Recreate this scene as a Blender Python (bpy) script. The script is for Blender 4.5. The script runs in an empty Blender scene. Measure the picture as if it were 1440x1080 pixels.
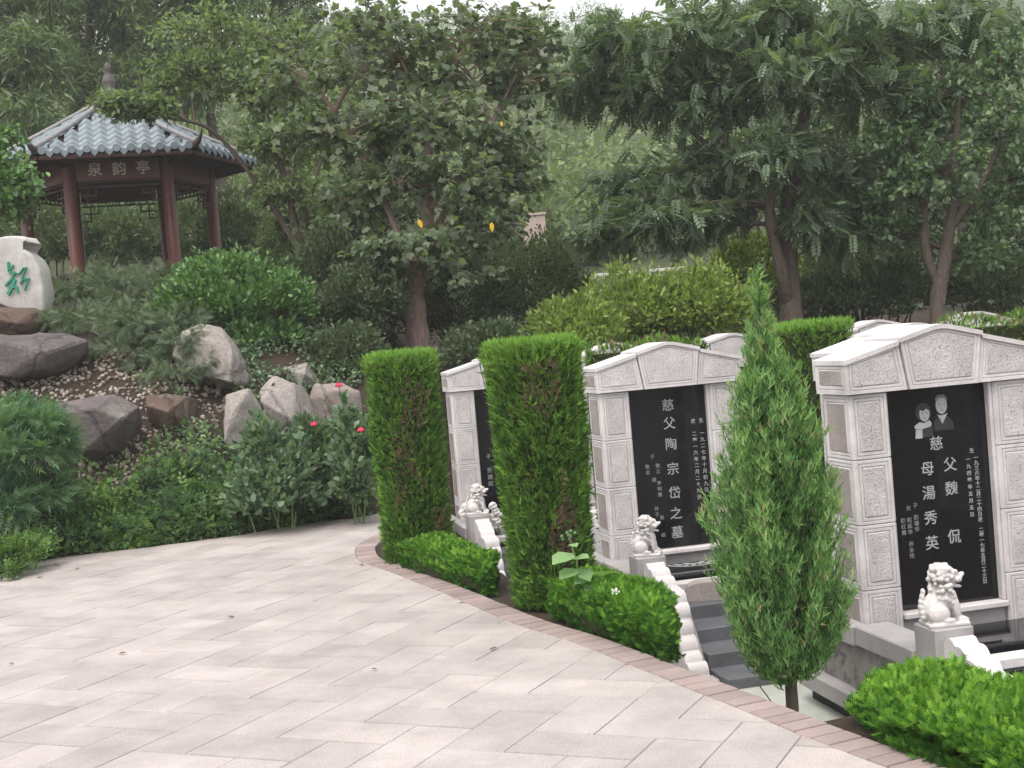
import bpy, bmesh, math
import numpy as np
from mathutils import Vector, Matrix, noise

# ------------------------------------------------------------------ camera
F_PX, ROLL, PITCH, EYE = 1900.0, math.radians(4.8), math.atan(60 / 1900.0), 1.55
sc = bpy.context.scene
C = sc.collection
cam_d = bpy.data.cameras.new('camera'); cam = bpy.data.objects.new('camera', cam_d); C.objects.link(cam)
cam_d.sensor_width = 36.0; cam_d.lens = 36.0 * F_PX / 1440.0
cam_d.clip_start = 0.1; cam_d.clip_end = 2000
_fw = Vector((0, math.cos(PITCH), -math.sin(PITCH))); _u0 = Vector((0, math.sin(PITCH), math.cos(PITCH))); _r0 = Vector((1, 0, 0))
_r = _r0 * math.cos(ROLL) - _u0 * math.sin(ROLL); _u = _r0 * math.sin(ROLL) + _u0 * math.cos(ROLL)
cam.matrix_world = Matrix(((_r.x, _u.x, -_fw.x, 0), (_r.y, _u.y, -_fw.y, 0), (_r.z, _u.z, -_fw.z, EYE), (0, 0, 0, 1)))
sc.camera = cam

# ------------------------------------------------------------------ sky, sun, exposure
SUN_DIR = Vector((-0.30, -0.55, 1.25)).normalized()          # towards the light
world = bpy.data.worlds.new('World'); sc.world = world; world.use_nodes = True
wn = world.node_tree.nodes; wl = world.node_tree.links
bg = wn['Background']; sky = wn.new('ShaderNodeTexSky'); sky.sky_type = 'NISHITA'; sky.sun_disc = False
sky.sun_elevation = math.asin(SUN_DIR.z); sky.sun_rotation = math.atan2(SUN_DIR.x, SUN_DIR.y)
sky.air_density = 0.8; sky.dust_density = 7.5; sky.ozone_density = 0.6
veil = wn.new('ShaderNodeMix'); veil.data_type = 'RGBA'; veil.inputs[0].default_value = 0.6          # thin even cloud over the whole sky
wl.new(sky.outputs[0], veil.inputs[6]); veil.inputs[7].default_value = (6.6, 6.35, 6.2, 1)
wl.new(veil.outputs[2], bg.inputs[0]); bg.inputs[1].default_value = 0.15
sd = bpy.data.lights.new('sun', 'SUN'); sd.energy = 0.9; sd.angle = math.radians(45); sd.color = (1.0, 0.96, 0.93)
sun = bpy.data.objects.new('sun', sd); C.objects.link(sun)
sun.rotation_euler = (-SUN_DIR).to_track_quat('-Z', 'Y').to_euler()
vs = sc.view_settings; vs.view_transform = 'Standard'; vs.look = 'None'; vs.gamma = 1.0; vs.use_curve_mapping = False
vs.exposure = 0.80
sc.cycles.max_bounces = 6; sc.cycles.diffuse_bounces = 3; sc.cycles.glossy_bounces = 3; sc.cycles.transmission_bounces = 3
sc.cycles.volume_bounces = 1; sc.cycles.use_denoising = True
try: sc.cycles.denoiser = 'OPENIMAGEDENOISE'
except Exception: pass

rng = np.random.default_rng(11)

# ------------------------------------------------------------------ image helpers
def ray(px, py):
    x, y = px - 720, py - 540
    X = x * math.cos(ROLL) - y * math.sin(ROLL); Y = x * math.sin(ROLL) + y * math.cos(ROLL)
    return np.array([X, F_PX * math.cos(PITCH) - Y * math.sin(PITCH), -F_PX * math.sin(PITCH) - Y * math.cos(PITCH)])
def PX(px, py, depth):
    d = ray(px, py); p = d * (depth / d[1]); return np.array([p[0], depth, EYE + p[2]])
def GP(px, py, z=0.0):
    d = ray(px, py); t = (z - EYE) / d[2]; return np.array([d[0] * t, d[1] * t, z])

def sstep(a, b, x):
    t = np.clip((np.asarray(x, float) - a) / (b - a), 0, 1); return t * t * (3 - 2 * t)

BX = [-40, -12, -6, -4.5, -3.97, -3.26, -2.57, -2.13, -1.59, -1.0, -0.6, 0, 3, 12, 40]
BY = [9, 10.4, 11.3, 11.62, 11.79, 11.97, 12.26, 12.66, 12.84, 13.3, 14.0, 14.4, 15.2, 17.0, 20]
LD = [0, .35, 1.0, 1.6, 2.4, 3.2, 6, 9, 13, 30, 60]; LZ = [-.02, .17, .62, 1.0, 1.5, 1.85, 2.5, 2.8, 2.85, 3.4, 5]
RD = [0, 1, 3, 4, 8, 30, 60]; RZ = [-.6, -.2, .85, 1.2, 1.4, 2.2, 4]
def vnoise(x, y, s, seed=0.0):
    return np.sin(x * s * 1.7 + 1.3 + seed) * np.cos(y * s * 1.3 - .7 + seed * 2) * .5 + np.sin((x + y) * s * .9 + 2.1 + seed) * .3 + np.sin((x * .6 - y) * s * 2.3 + seed) * .2
def ground_z(x, y):
    x = np.asarray(x, float); y = np.asarray(y, float)
    d = y - np.interp(x, BX, BY)
    zl = np.where(d > 0, np.interp(d, LD, LZ), -.02 - .7 * sstep(0, .35, -d) * sstep(-4.95, -4.65, x))
    zr = np.where(d > 0, np.interp(d, RD, RZ), -.62)
    b = sstep(0, 1, (x + 1.35 + 1.1 * sstep(14.2, 16.6, y) * (1 - sstep(24, 30, y))) / 1.65)
    z = zl * (1 - b) + zr * b
    z = z + .05 * vnoise(x, y, 2.2) * sstep(.3, 2, d)
    t = np.clip((y - 30) / 130.0, 0, 1.6)
    hill = 33 * np.where(t < 1, t * (0.55 + .45 * t), 1.0 + (t - 1) * .12)
    return z + hill + sstep(30, 60, y) * 1.2 * vnoise(x, y, .07)
def hit(px, py, dmin=9.0, dmax=60.0):
    for dd in np.arange(dmin, dmax, .05):
        p = PX(px, py, dd)
        if p[2] <= ground_z(p[0], p[1]): return p
    return PX(px, py, dmax)

# ------------------------------------------------------------------ object helpers
def link(name, me, parent=None, loc=None):
    o = bpy.data.objects.new(name, me); C.objects.link(o)
    if parent is not None: o.parent = parent
    if loc is not None: o.location = loc
    return o
def tag(o, label, cat, group=None):
    o['label'] = label; o['category'] = cat
    if group: o['group'] = group
    return o
def thing(name, label, cat, loc=(0, 0, 0), rz=0.0, group=None):
    o = link(name, None, None, loc); o.rotation_euler = (0, 0, rz); o.empty_display_size = .2
    return tag(o, label, cat, group)
def struct(o): o['kind'] = 'structure'; return o
def stuff(o): o['kind'] = 'stuff'; return o

def mesh_np(name, v, f, mats, rnd=None, smooth=False, mi=None):
    """v (N,3), f (M,k) with one k"""
    me = bpy.data.meshes.new(name); v = np.ascontiguousarray(v, np.float32); f = np.ascontiguousarray(f, np.int32)
    k = f.shape[1]
    me.vertices.add(len(v)); me.vertices.foreach_set('co', v.ravel())
    me.loops.add(f.size); me.loops.foreach_set('vertex_index', f.ravel())
    me.polygons.add(len(f)); me.polygons.foreach_set('loop_start', np.arange(0, f.size, k, dtype=np.int32))
    try: me.polygons.foreach_set('loop_total', np.full(len(f), k, np.int32))
    except Exception: pass
    if smooth: me.polygons.foreach_set('use_smooth', np.ones(len(f), bool))
    if mi is not None: me.polygons.foreach_set('material_index', np.asarray(mi, np.int32))
    if rnd is not None:
        a = me.attributes.new('rnd', 'FLOAT', 'POINT'); a.data.foreach_set('value', np.ascontiguousarray(rnd, np.float32))
    for m in (mats if isinstance(mats, (list, tuple)) else [mats]): me.materials.append(m)
    me.update(calc_edges=True); me.validate(); return me
def mesh_bm(name, bm, mats, smooth=False):
    me = bpy.data.meshes.new(name); bmesh.ops.recalc_face_normals(bm, faces=bm.faces[:])
    if smooth:
        for f in bm.faces: f.smooth = True
    bm.to_mesh(me); bm.free()
    for m in (mats if isinstance(mats, (list, tuple)) else [mats]): me.materials.append(m)
    return me
def bm_box(bm, x0, x1, y0, y1, z0, z1):
    vs_ = [bm.verts.new(p) for p in ((x0, y0, z0), (x1, y0, z0), (x1, y1, z0), (x0, y1, z0), (x0, y0, z1), (x1, y0, z1), (x1, y1, z1), (x0, y1, z1))]
    fs = [bm.faces.new([vs_[i] for i in q]) for q in ((0, 3, 2, 1), (4, 5, 6, 7), (0, 1, 5, 4), (1, 2, 6, 5), (2, 3, 7, 6), (3, 0, 4, 7))]
    return vs_, fs
def box_mesh(name, b, mat, bev=.006, seg=1):
    bm = bmesh.new(); bm_box(bm, *b)
    if bev: bmesh.ops.bevel(bm, geom=bm.edges[:], offset=bev, segments=seg, affect='EDGES', profile=.6)
    return mesh_bm(name, bm, mat)
def box(name, b, mat, parent=None, bev=.006, seg=1): return link(name, box_mesh(name, b, mat, bev, seg), parent)
def prism(bm, pts, axis, a0, a1):
    """extrude a 2d outline along an axis: axis 'x' pts=(y,z), 'y' pts=(x,z), 'z' pts=(x,y)"""
    def P(p, a): return {'x': (a, p[0], p[1]), 'y': (p[0], a, p[1]), 'z': (p[0], p[1], a)}[axis]
    A = [bm.verts.new(P(p, a0)) for p in pts]; B = [bm.verts.new(P(p, a1)) for p in pts]
    n = len(pts); fa = bm.faces.new(A); fb = bm.faces.new(B[::-1])
    for i in range(n): bm.faces.new((A[i], B[i], B[(i + 1) % n], A[(i + 1) % n]))
    return fa, fb

# ------------------------------------------------------------------ materials
def newmat(name):
    m = bpy.data.materials.new(name); m.use_nodes = True
    nt = m.node_tree; nt.nodes.clear()
    return m, nt, nt.nodes, nt.links
def ramp(N, stops):
    r = N.new('ShaderNodeValToRGB'); e = r.color_ramp.elements
    while len(e) < len(stops): e.new(.5)
    for i, (p, c) in enumerate(stops): e[i].position = p; e[i].color = (*c, 1)
    return r
def noise_n(N, L, scale, detail=4, rough=.6, coord=None, dist=0.0):
    n = N.new('ShaderNodeTexNoise'); n.inputs['Scale'].default_value = scale; n.inputs['Detail'].default_value = detail
    n.inputs['Roughness'].default_value = rough; n.inputs['Distortion'].default_value = dist
    if coord is not None: L.new(coord, n.inputs['Vector'])
    return n
def mixc(N, L, a, b, fac, mode='MIX'):
    m = N.new('ShaderNodeMix'); m.data_type = 'RGBA'; m.blend_type = mode
    for s, v in ((m.inputs[6], a), (m.inputs[7], b), (m.inputs[0], fac)):
        if hasattr(v, 'is_linked') or hasattr(v, 'links'): L.new(v, s)
        elif isinstance(v, (int, float)): s.default_value = v
        else: s.default_value = (*v, 1)
    return m.outputs[2]
def stone_mat(name, base, var, fine=220, coarse=3, rough=.75, bump=.25, bscale=90, stain=None, rnd=0.0, spec=.3, speck=None):
    m, nt, N, L = newmat(name)
    out = N.new('ShaderNodeOutputMaterial'); p = N.new('ShaderNodeBsdfPrincipled'); L.new(p.outputs[0], out.inputs[0])
    tc = N.new('ShaderNodeTexCoord'); geo = N.new('ShaderNodeNewGeometry'); co = geo.outputs['Position']
    nf = noise_n(N, L, fine, 3, .7, co); r1 = ramp(N, [(.3, tuple(c * (1 - var) for c in base)), (.7, tuple(min(1, c * (1 + var)) for c in base))]); L.new(nf.outputs[0], r1.inputs[0])
    col = r1.outputs[0]
    nc = noise_n(N, L, coarse, 5, .6, co)
    rc = ramp(N, [(.3, (.78, .77, .76)), (.7, (1.12, 1.11, 1.10))]); L.new(nc.outputs[0], rc.inputs[0])
    col = mixc(N, L, col, rc.outputs[0], 1.0, 'MULTIPLY')
    if stain:
        ns = noise_n(N, L, stain[1], 6, .65, co, .5); rs = ramp(N, [(stain[2], (0, 0, 0)), (stain[3], (1, 1, 1))]); L.new(ns.outputs[0], rs.inputs[0])
        col = mixc(N, L, col, stain[0], rs.outputs[0])
    if speck:
        nv = noise_n(N, L, speck[1], 2, .5, co); rs = ramp(N, [(speck[2], (0, 0, 0)), (speck[2] + .06, (1, 1, 1))]); L.new(nv.outputs[0], rs.inputs[0])
        col = mixc(N, L, col, speck[0], rs.outputs[0])
    if rnd:
        oi = N.new('ShaderNodeObjectInfo'); rr = ramp(N, [(0, (1 - rnd, 1 - rnd * 1.1, 1 - rnd * 1.15)), (.5, (1, 1, 1)), (1, (1 + rnd, 1 + rnd * .9, 1 + rnd * .85))]); L.new(oi.outputs['Random'], rr.inputs[0])
        col = mixc(N, L, col, rr.outputs[0], 1.0, 'MULTIPLY')
    L.new(col, p.inputs['Base Color']); p.inputs['Roughness'].default_value = rough; p.inputs['Specular IOR Level'].default_value = spec
    if bump:
        nb = noise_n(N, L, bscale, 5, .65, co); b = N.new('ShaderNodeBump'); b.inputs['Strength'].default_value = bump; b.inputs['Distance'].default_value = .01
        L.new(nb.outputs[0], b.inputs['Height']); L.new(b.outputs[0], p.inputs['Normal'])
    return m
def add_cracks(m, scale=1.5, dark=.62):
    N, L = m.node_tree.nodes, m.node_tree.links; p = [n for n in N if n.type == 'BSDF_PRINCIPLED'][0]; g = [n for n in N if n.type == 'NEW_GEOMETRY'][0]
    nz = noise_n(N, L, 3.0, 4, .6, g.outputs['Position']); mv = N.new('ShaderNodeMix'); mv.data_type = 'RGBA'; mv.inputs[0].default_value = .22; L.new(g.outputs['Position'], mv.inputs[6]); L.new(nz.outputs['Color'], mv.inputs[7])
    v = N.new('ShaderNodeTexVoronoi'); v.feature = 'DISTANCE_TO_EDGE'; v.inputs['Scale'].default_value = scale; L.new(mv.outputs[2], v.inputs['Vector'])
    r = ramp(N, [(0, (dark,) * 3), (.035, (1, 1, 1))]); L.new(v.outputs['Distance'], r.inputs[0])
    old = p.inputs['Base Color'].links[0].from_socket; L.new(mixc(N, L, old, r.outputs[0], 1.0, 'MULTIPLY'), p.inputs['Base Color'])
    b = N.new('ShaderNodeBump'); b.inputs['Strength'].default_value = .8; b.inputs['Distance'].default_value = .03; L.new(r.outputs[0], b.inputs['Height'])
    L.new(p.inputs['Normal'].links[0].from_socket, b.inputs['Normal']); L.new(b.outputs[0], p.inputs['Normal'])
def plain(name, base, rough=.6, spec=.3, var=.12, scale=30, bump=.1, stretch=None):
    m, nt, N, L = newmat(name)
    out = N.new('ShaderNodeOutputMaterial'); p = N.new('ShaderNodeBsdfPrincipled'); L.new(p.outputs[0], out.inputs[0])
    tc = N.new('ShaderNodeTexCoord'); co = tc.outputs['Object']
    if stretch:
        mp = N.new('ShaderNodeMapping'); mp.inputs['Scale'].default_value = stretch; L.new(co, mp.inputs[0]); co = mp.outputs[0]
    n = noise_n(N, L, scale, 5, .6, co); r = ramp(N, [(.25, tuple(c * (1 - var) for c in base)), (.75, tuple(min(1, c * (1 + var)) for c in base))]); L.new(n.outputs[0], r.inputs[0])
    L.new(r.outputs[0], p.inputs['Base Color']); p.inputs['Roughness'].default_value = rough; p.inputs['Specular IOR Level'].default_value = spec
    if bump:
        b = N.new('ShaderNodeBump'); b.inputs['Strength'].default_value = bump; b.inputs['Distance'].default_value = .02
        L.new(n.outputs[0], b.inputs['Height']); L.new(b.outputs[0], p.inputs['Normal'])
    return m
LEAF_GAIN = 1.7
def leaf_mat(name, stops, trans=.25, rough=.55, spec=.25, gain=None):
    gain = LEAF_GAIN if gain is None else gain
    stops = [(p_, tuple(c_ * gain for c_ in c)) for p_, c in stops]
    m, nt, N, L = newmat(name)
    out = N.new('ShaderNodeOutputMaterial'); p = N.new('ShaderNodeBsdfPrincipled'); t = N.new('ShaderNodeBsdfTranslucent'); mx = N.new('ShaderNodeMixShader')
    a = N.new('ShaderNodeAttribute'); a.attribute_name = 'rnd'
    r = ramp(N, stops); L.new(a.outputs['Fac'], r.inputs[0])
    L.new(r.outputs[0], p.inputs['Base Color']); p.inputs['Roughness'].default_value = rough; p.inputs['Specular IOR Level'].default_value = spec
    g = mixc(N, L, r.outputs[0], (1.25, 1.35, .55), 1.0, 'MULTIPLY'); L.new(g, t.inputs[0])
    mx.inputs[0].default_value = trans; L.new(p.outputs[0], mx.inputs[1]); L.new(t.outputs[0], mx.inputs[2]); L.new(mx.outputs[0], out.inputs[0])
    return m

M = {}
M['granite'] = stone_mat('white_granite', (.67, .66, .67), .17, 260, 4, .7, .18, 120, speck=((.30, .28, .28), 190, .64), stain=((.44, .425, .42), 5, .60, .82))
M['granite_rough'] = stone_mat('rough_granite', (.63, .615, .62), .24, 170, 5, .9, .9, 85, speck=((.24, .22, .22), 130, .60))
M['granite_side'] = stone_mat('pink_granite', (.40, .365, .35), .28, 190, 5, .9, .7, 95, speck=((.17, .14, .13), 260, .60))
M['granite_grey'] = stone_mat('grey_granite', (.39, .385, .39), .22, 260, 4, .6, .15, 140)
M['steps'] = stone_mat('step_granite', (.13, .14, .155), .22, 300, 5, .45, .1, 160)
M['marble'] = stone_mat('white_marble', (.66, .65, .65), .06, 60, 9, .55, .12, 60, stain=((.42, .40, .39), 14, .58, .8))
M['dark_stone'] = stone_mat('dark_plinth', (.045, .048, .05), .3, 200, 6, .6, .2, 80)
M['panel_stone'] = stone_mat('veined_panel', (.30, .29, .28), .2, 90, 12, .6, .3, 30, stain=((.14, .13, .13), 9, .5, .62))
M['paver'] = stone_mat('paver_granite', (.425, .397, .390), .20, 130, 2.6, .78, .22, 110, stain=((.50, .47, .455), 4.5, .60, .80), rnd=.09, spec=.25, speck=((.27, .235, .23), 150, .63))
M['joint'] = stone_mat('joint_mortar', (.245, .218, .212), .2, 120, 3, .9, .3, 60)
M['brick'] = stone_mat('border_brick', (.345, .285, .275), .13, 160, 3, .82, .3, 90, rnd=.13)
M['soil'] = stone_mat('soil', (.046, .035, .026), .35, 60, 3, .95, .9, 35)
M['pebble'] = stone_mat('pebbles', (.27, .23, .19), .3, 26, 9, .75, .2, 50)
M['tile_floor'] = stone_mat('pale_tile', (.48, .52, .47), .08, 120, 3, .5, .08, 90)
M['rock_dark'] = stone_mat('rock_dark', (.125, .112, .112), .3, 30, 1.6, .85, 1.0, 14, stain=((.24, .22, .205), 1.7, .54, .72))
M['rock_light'] = stone_mat('rock_light', (.31, .29, .275), .25, 40, 2.0, .88, 1.0, 14, stain=((.20, .19, .165), 4, .5, .66))
M['rock_pink'] = stone_mat('rock_pink', (.33, .28, .265), .2, 40, 2.0, .88, .8, 14, stain=((.22, .22, .19), 3, .5, .7))
M['rock_brown'] = stone_mat('rock_brown', (.12, .088, .072), .3, 30, 2.0, .88, 1.0, 12, stain=((.24, .21, .19), 3, .55, .7))
M['scholar'] = stone_mat('carved_white_stone', (.52, .52, .50), .1, 30, 3, .75, .35, 8)
M['green_paint'] = plain('green_paint', (.04, .30, .19), .6)
M['red_wood'] = plain('red_brown_lacquer', (.105, .034, .027), .42, .4, .25, 6, .05, (1, 1, .15))
M['dark_wood'] = plain('dark_brown_wood', (.055, .028, .024), .6, .3, .2, 10, .1)
M['gilt'] = plain('faded_gilt', (.80, .74, .66), .6)
M['roof_tile'] = stone_mat('glazed_roof_tile', (.20, .255, .29), .10, 60, 3, .38, .1, 40, stain=((.17, .22, .24), 6, .58, .75), rnd=.07, spec=.5)
M['ridge'] = stone_mat('ridge_grey', (.27, .27, .285), .12, 60, 5, .6, .2, 40)
M['finial'] = stone_mat('finial_clay', (.105, .092, .09), .15, 60, 5, .6, .2, 40)
M['engrave'] = plain('engraved_grey', (.38, .39, .41), .8, .1, .1, 60, 0)
M['engrave_dim'] = plain('engraved_dim', (.24, .245, .26), .8, .1, .1, 60, 0)
M['etch_light'] = plain('etched_light', (.42, .45, .46), .8, .1, .15, 40, 0)
M['etch_mid'] = plain('etched_mid', (.20, .21, .22), .8, .1, .15, 40, 0)
M['etch_dark'] = plain('etched_dark', (.045, .045, .048), .5, .3, .15, 40, 0)
def black_granite():
    m, nt, N, L = newmat('polished_black_granite')
    out = N.new('ShaderNodeOutputMaterial'); p = N.new('ShaderNodeBsdfPrincipled'); L.new(p.outputs[0], out.inputs[0])
    g = N.new('ShaderNodeNewGeometry'); n = noise_n(N, L, 420, 2, .5, g.outputs['Position'])
    r = ramp(N, [(.45, (.006, .006, .008)), (.8, (.03, .03, .035))]); L.new(n.outputs[0], r.inputs[0]); L.new(r.outputs[0], p.inputs['Base Color'])
    p.inputs['Roughness'].default_value = .06; p.inputs['Specular IOR Level'].default_value = .5
    return m
M['black'] = black_granite()
M['bark_red'] = plain('reddish_bark', (.34, .245, .22), .9, .1, .4, 14, .8, (3, 3, .6))
M['bark'] = plain('grey_brown_bark', (.115, .095, .08), .9, .1, .4, 12, .7, (3, 3, .7))
M['bark_dark'] = plain('dark_bark', (.05, .04, .034), .9, .1, .35, 12, .6, (3, 3, .7))
M['twig_pale'] = plain('pale_twig', (.26, .235, .20), .8, .1, .2, 12, .2)
M['stem_green'] = plain('green_stem', (.16, .22, .09), .7, .2, .2, 20, .1)
G = lambda r, g, b: (r, g, b)
M['lf_column'] = leaf_mat('clipped_cypress', [(0, (.016, .040, .010)), (.35, (.045, .095, .020)), (.62, (.085, .165, .032)), (.78, (.135, .25, .045)), (.84, (.10, .075, .05)), (1, (.135, .10, .075))], .22, .7, .15, 1.95)
M['lf_low'] = leaf_mat('low_hedge_green', [(0, (.02, .065, .012)), (.4, (.06, .155, .022)), (.75, (.12, .26, .034)), (1, (.19, .34, .05))], .25, .65, .15, 1.4)
M['lf_cypress'] = leaf_mat('young_cypress', [(0, (.02, .048, .018)), (.4, (.05, .105, .035)), (.75, (.09, .165, .055)), (.93, (.15, .21, .09)), (1, (.20, .17, .10))], .25, .7, .15, 2.6)
M['lf_t1'] = leaf_mat('broad_dark_leaf', [(0, (.030, .041, .027)), (.5, (.058, .080, .050)), (.85, (.095, .125, .073)), (.985, (.13, .165, .09)), (1, (.13, .165, .09))], .40, .5, .35, 2.5)
M['lf_tc'] = leaf_mat('olive_leaf', [(0, (.035, .05, .028)), (.5, (.07, .098, .05)), (.85, (.11, .15, .07)), (1, (.17, .23, .08))], .38, .55, .3, 2.3)
M['lf_ta'] = leaf_mat('pale_willow_leaf', [(0, (.05, .075, .038)), (.5, (.095, .135, .065)), (1, (.15, .20, .095))], .3, .6, .25, 1.9)
M['lf_t2'] = leaf_mat('feathery_leaf', [(0, (.028, .042, .028)), (.5, (.054, .078, .050)), (.88, (.088, .122, .082)), (1, (.14, .18, .125))], .38, .5, .35, 2.6)
M['lf_t3'] = leaf_mat('glossy_oval_leaf', [(0, (.026, .045, .026)), (.5, (.05, .085, .045)), (.85, (.085, .13, .065)), (1, (.15, .20, .11))], .38, .4, .5, 2.4)
M['lf_dark'] = leaf_mat('dark_shrub_leaf', [(0, (.018, .028, .017)), (.6, (.04, .058, .032)), (1, (.075, .095, .052))], .25, .55, .3, 2.5)
M['lf_mid'] = leaf_mat('mid_shrub_leaf', [(0, (.032, .05, .026)), (.6, (.062, .088, .045)), (1, (.10, .13, .065))], .3, .55, .3, 2.2)
M['lf_yellow'] = leaf_mat('yellow_green_leaf', [(0, (.05, .075, .02)), (.5, (.12, .165, .045)), (1, (.21, .28, .085))], .4, .55, .25, 1.85)
M['lf_euonymus'] = leaf_mat('glossy_euonymus', [(0, (.026, .055, .022)), (.5, (.06, .125, .04)), (1, (.12, .22, .065))], .25, .38, .5)
M['lf_feather'] = leaf_mat('grey_green_feather', [(0, (.03, .045, .03)), (.55, (.06, .085, .055)), (1, (.105, .13, .082))], .3, .6, .2, 2.3)
M['lf_nandina'] = leaf_mat('blue_green_leaflet', [(0, (.024, .055, .034)), (.55, (.055, .108, .056)), (.9, (.09, .155, .06)), (1, (.15, .22, .07))], .3, .5, .3, 2.1)
M['lf_rose'] = leaf_mat('rose_leaf', [(0, (.03, .055, .035)), (.55, (.065, .105, .062)), (1, (.125, .17, .105))], .3, .5, .35, 2.2)
M['lf_cover'] = leaf_mat('ground_cover_leaf', [(0, (.028, .055, .02)), (.55, (.062, .115, .036)), (1, (.12, .20, .055))], .3, .55, .25, 2.1)
M['lf_hill'] = leaf_mat('hill_leaf', [(0, (.04, .058, .03)), (.5, (.085, .115, .055)), (1, (.13, .18, .08))], .3, .6, .2, 2.2)
M['lf_weed'] = leaf_mat('soft_weed_leaf', [(0, (.10, .18, .08)), (1, (.17, .27, .12))], .3, .6, .2)
M['petal_red'] = plain('red_petal', (.62, .05, .10), .5, .3, .2, 30, 0)
M['petal_white'] = plain('white_petal', (.82, .82, .78), .6, .2, .06, 30, 0)
M['fallen'] = plain('dry_leaf', (.16, .11, .075), .8, .1, .4, 20, 0)
M['wall_pink'] = plain('pinkish_render', (.48, .38, .35), .9, .1, .08, 3, .1)
M['wall_white'] = plain('white_rail', (.62, .62, .60), .8, .2, .08, 6, .05)
M['hillside'] = stone_mat('hillside_soil', (.06, .075, .035), .4, 6, .3, .95, .6, 3)

for k_ in ('rock_dark', 'rock_light', 'rock_pink', 'rock_brown'): add_cracks(M[k_])
# ------------------------------------------------------------------ ground
def axis_vals(segs):
    out = []
    for a, b, n in segs: out += list(np.linspace(a, b, n, endpoint=False))
    return np.array(out + [segs[-1][1]])
gx = axis_vals([(-320, -60, 14), (-60, -12, 20), (-12, 8, 100), (8, 60, 26), (60, 320, 14)])
gy = axis_vals([(-40, 8, 14), (8, 26, 90), (26, 60, 26), (60, 420, 40)])
GX, GY = np.meshgrid(gx, gy); GZ = ground_z(GX, GY)
nxv = len(gx); idx = np.arange(len(gx) * len(gy)).reshape(len(gy), len(gx))
gf = np.stack([idx[:-1, :-1], idx[:-1, 1:], idx[1:, 1:], idx[1:, :-1]], -1).reshape(-1, 4)
gm = mesh_np('ground', np.stack([GX, GY, GZ], -1).reshape(-1, 3), gf, [M['soil'], M['hillside']], smooth=True,
             mi=(GY[:-1, :-1].ravel() > 27).astype(int))
struct(link('ground', gm))

# ------------------------------------------------------------------ path: slab, pavers, brick border
INN = [(-1.0, 13.2), (-1.08, 12.5), (-1.18, 11.9), (-1.27, 11.46), (-1.35, 11.05), (-1.35, 10.65), (-1.25, 10.11), (-1.1, 9.78), (-.79, 9.08), (-.46, 8.3), (-.10, 7.40),
       (.2, 6.82), (.44, 6.25), (.61, 5.84), (.78, 5.44), (.96, 4.99), (1.09, 4.70), (1.24, 4.37), (1.41, 3.97), (1.75, 3.1), (2.3, 1.5)]
def catmull(P, n=6):
    P = np.array(P, float); Q = np.vstack([2 * P[0] - P[1], P, 2 * P[-1] - P[-2]]); out = []
    for i in range(1, len(Q) - 2):
        for t in np.linspace(0, 1, n, endpoint=False):
            a, b, c, d = Q[i - 1], Q[i], Q[i + 1], Q[i + 2]
            out.append(.5 * ((2 * b) + (-a + c) * t + (2 * a - 5 * b + 4 * c - d) * t * t + (-a + 3 * b - 3 * c + d) * t ** 3))
    out.append(P[-1]); return np.array(out)
inn = catmull(INN, 6)
def offset_curve(P, w):
    T = np.gradient(P, axis=0); T /= np.linalg.norm(T, axis=1)[:, None]
    return P + np.stack([-T[:, 1], T[:, 0]], 1) * w      # left of the direction of travel
BW = .162
outc = offset_curve(inn, BW)
if outc[60, 0] < inn[60, 0]: outc = offset_curve(inn, -BW)
BACK = [(-1.2, 13.2), (-1.59, 12.84), (-2.13, 12.66), (-2.57, 12.26), (-3.26, 11.97), (-3.97, 11.79), (-4.33, 11.58), (-4.30, 11.0), (-4.13, 10.45), (-4.25, 9.6), (-4.5, 8), (-4.6, 6), (-4.6, 1.5)]
path_poly = [tuple(p) for p in inn] + [tuple(p) for p in BACK[::-1]]
bm = bmesh.new(); prism(bm, path_poly, 'z', -.75, -.007); bmesh.ops.triangulate(bm, faces=[f for f in bm.faces if len(f.verts) > 4])
path = struct(link('path', mesh_bm('path_bed', bm, M['joint'])))
def clip_convex(poly, clip):
    out = list(poly)
    for i in range(len(clip)):
        a, b = clip[i], clip[(i + 1) % len(clip)]; src, out = out, []
        if not src: return []
        def side(p): return (b[0] - a[0]) * (p[1] - a[1]) - (b[1] - a[1]) * (p[0] - a[0])
        for j in range(len(src)):
            p, q = src[j - 1], src[j]; sp, sq = side(p), side(q)
            if sp * sq < 0: t = sp / (sp - sq); out.append((p[0] + t * (q[0] - p[0]), p[1] + t * (q[1] - p[1])))
            if sq >= 0: out.append(q)
    return out
def area(p): return .5 * sum(p[i - 1][0] * p[i][1] - p[i][0] * p[i - 1][1] for i in range(len(p)))
def project(p):
    d = Vector(p) - Vector((0, 0, EYE)); z = d.dot(_fw)
    return (720 + F_PX * d.dot(_r) / z, 540 - F_PX * d.dot(_u) / z) if z > .2 else (1e5, 1e5)
UW = .262; PA = math.radians(-25.5); ca, sa = math.cos(PA), math.sin(PA); PO = (.55, 5.33)
poly_ccw = path_poly if area(path_poly) > 0 else path_poly[::-1]
npav = 0; bm_out = bmesh.new()
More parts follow.
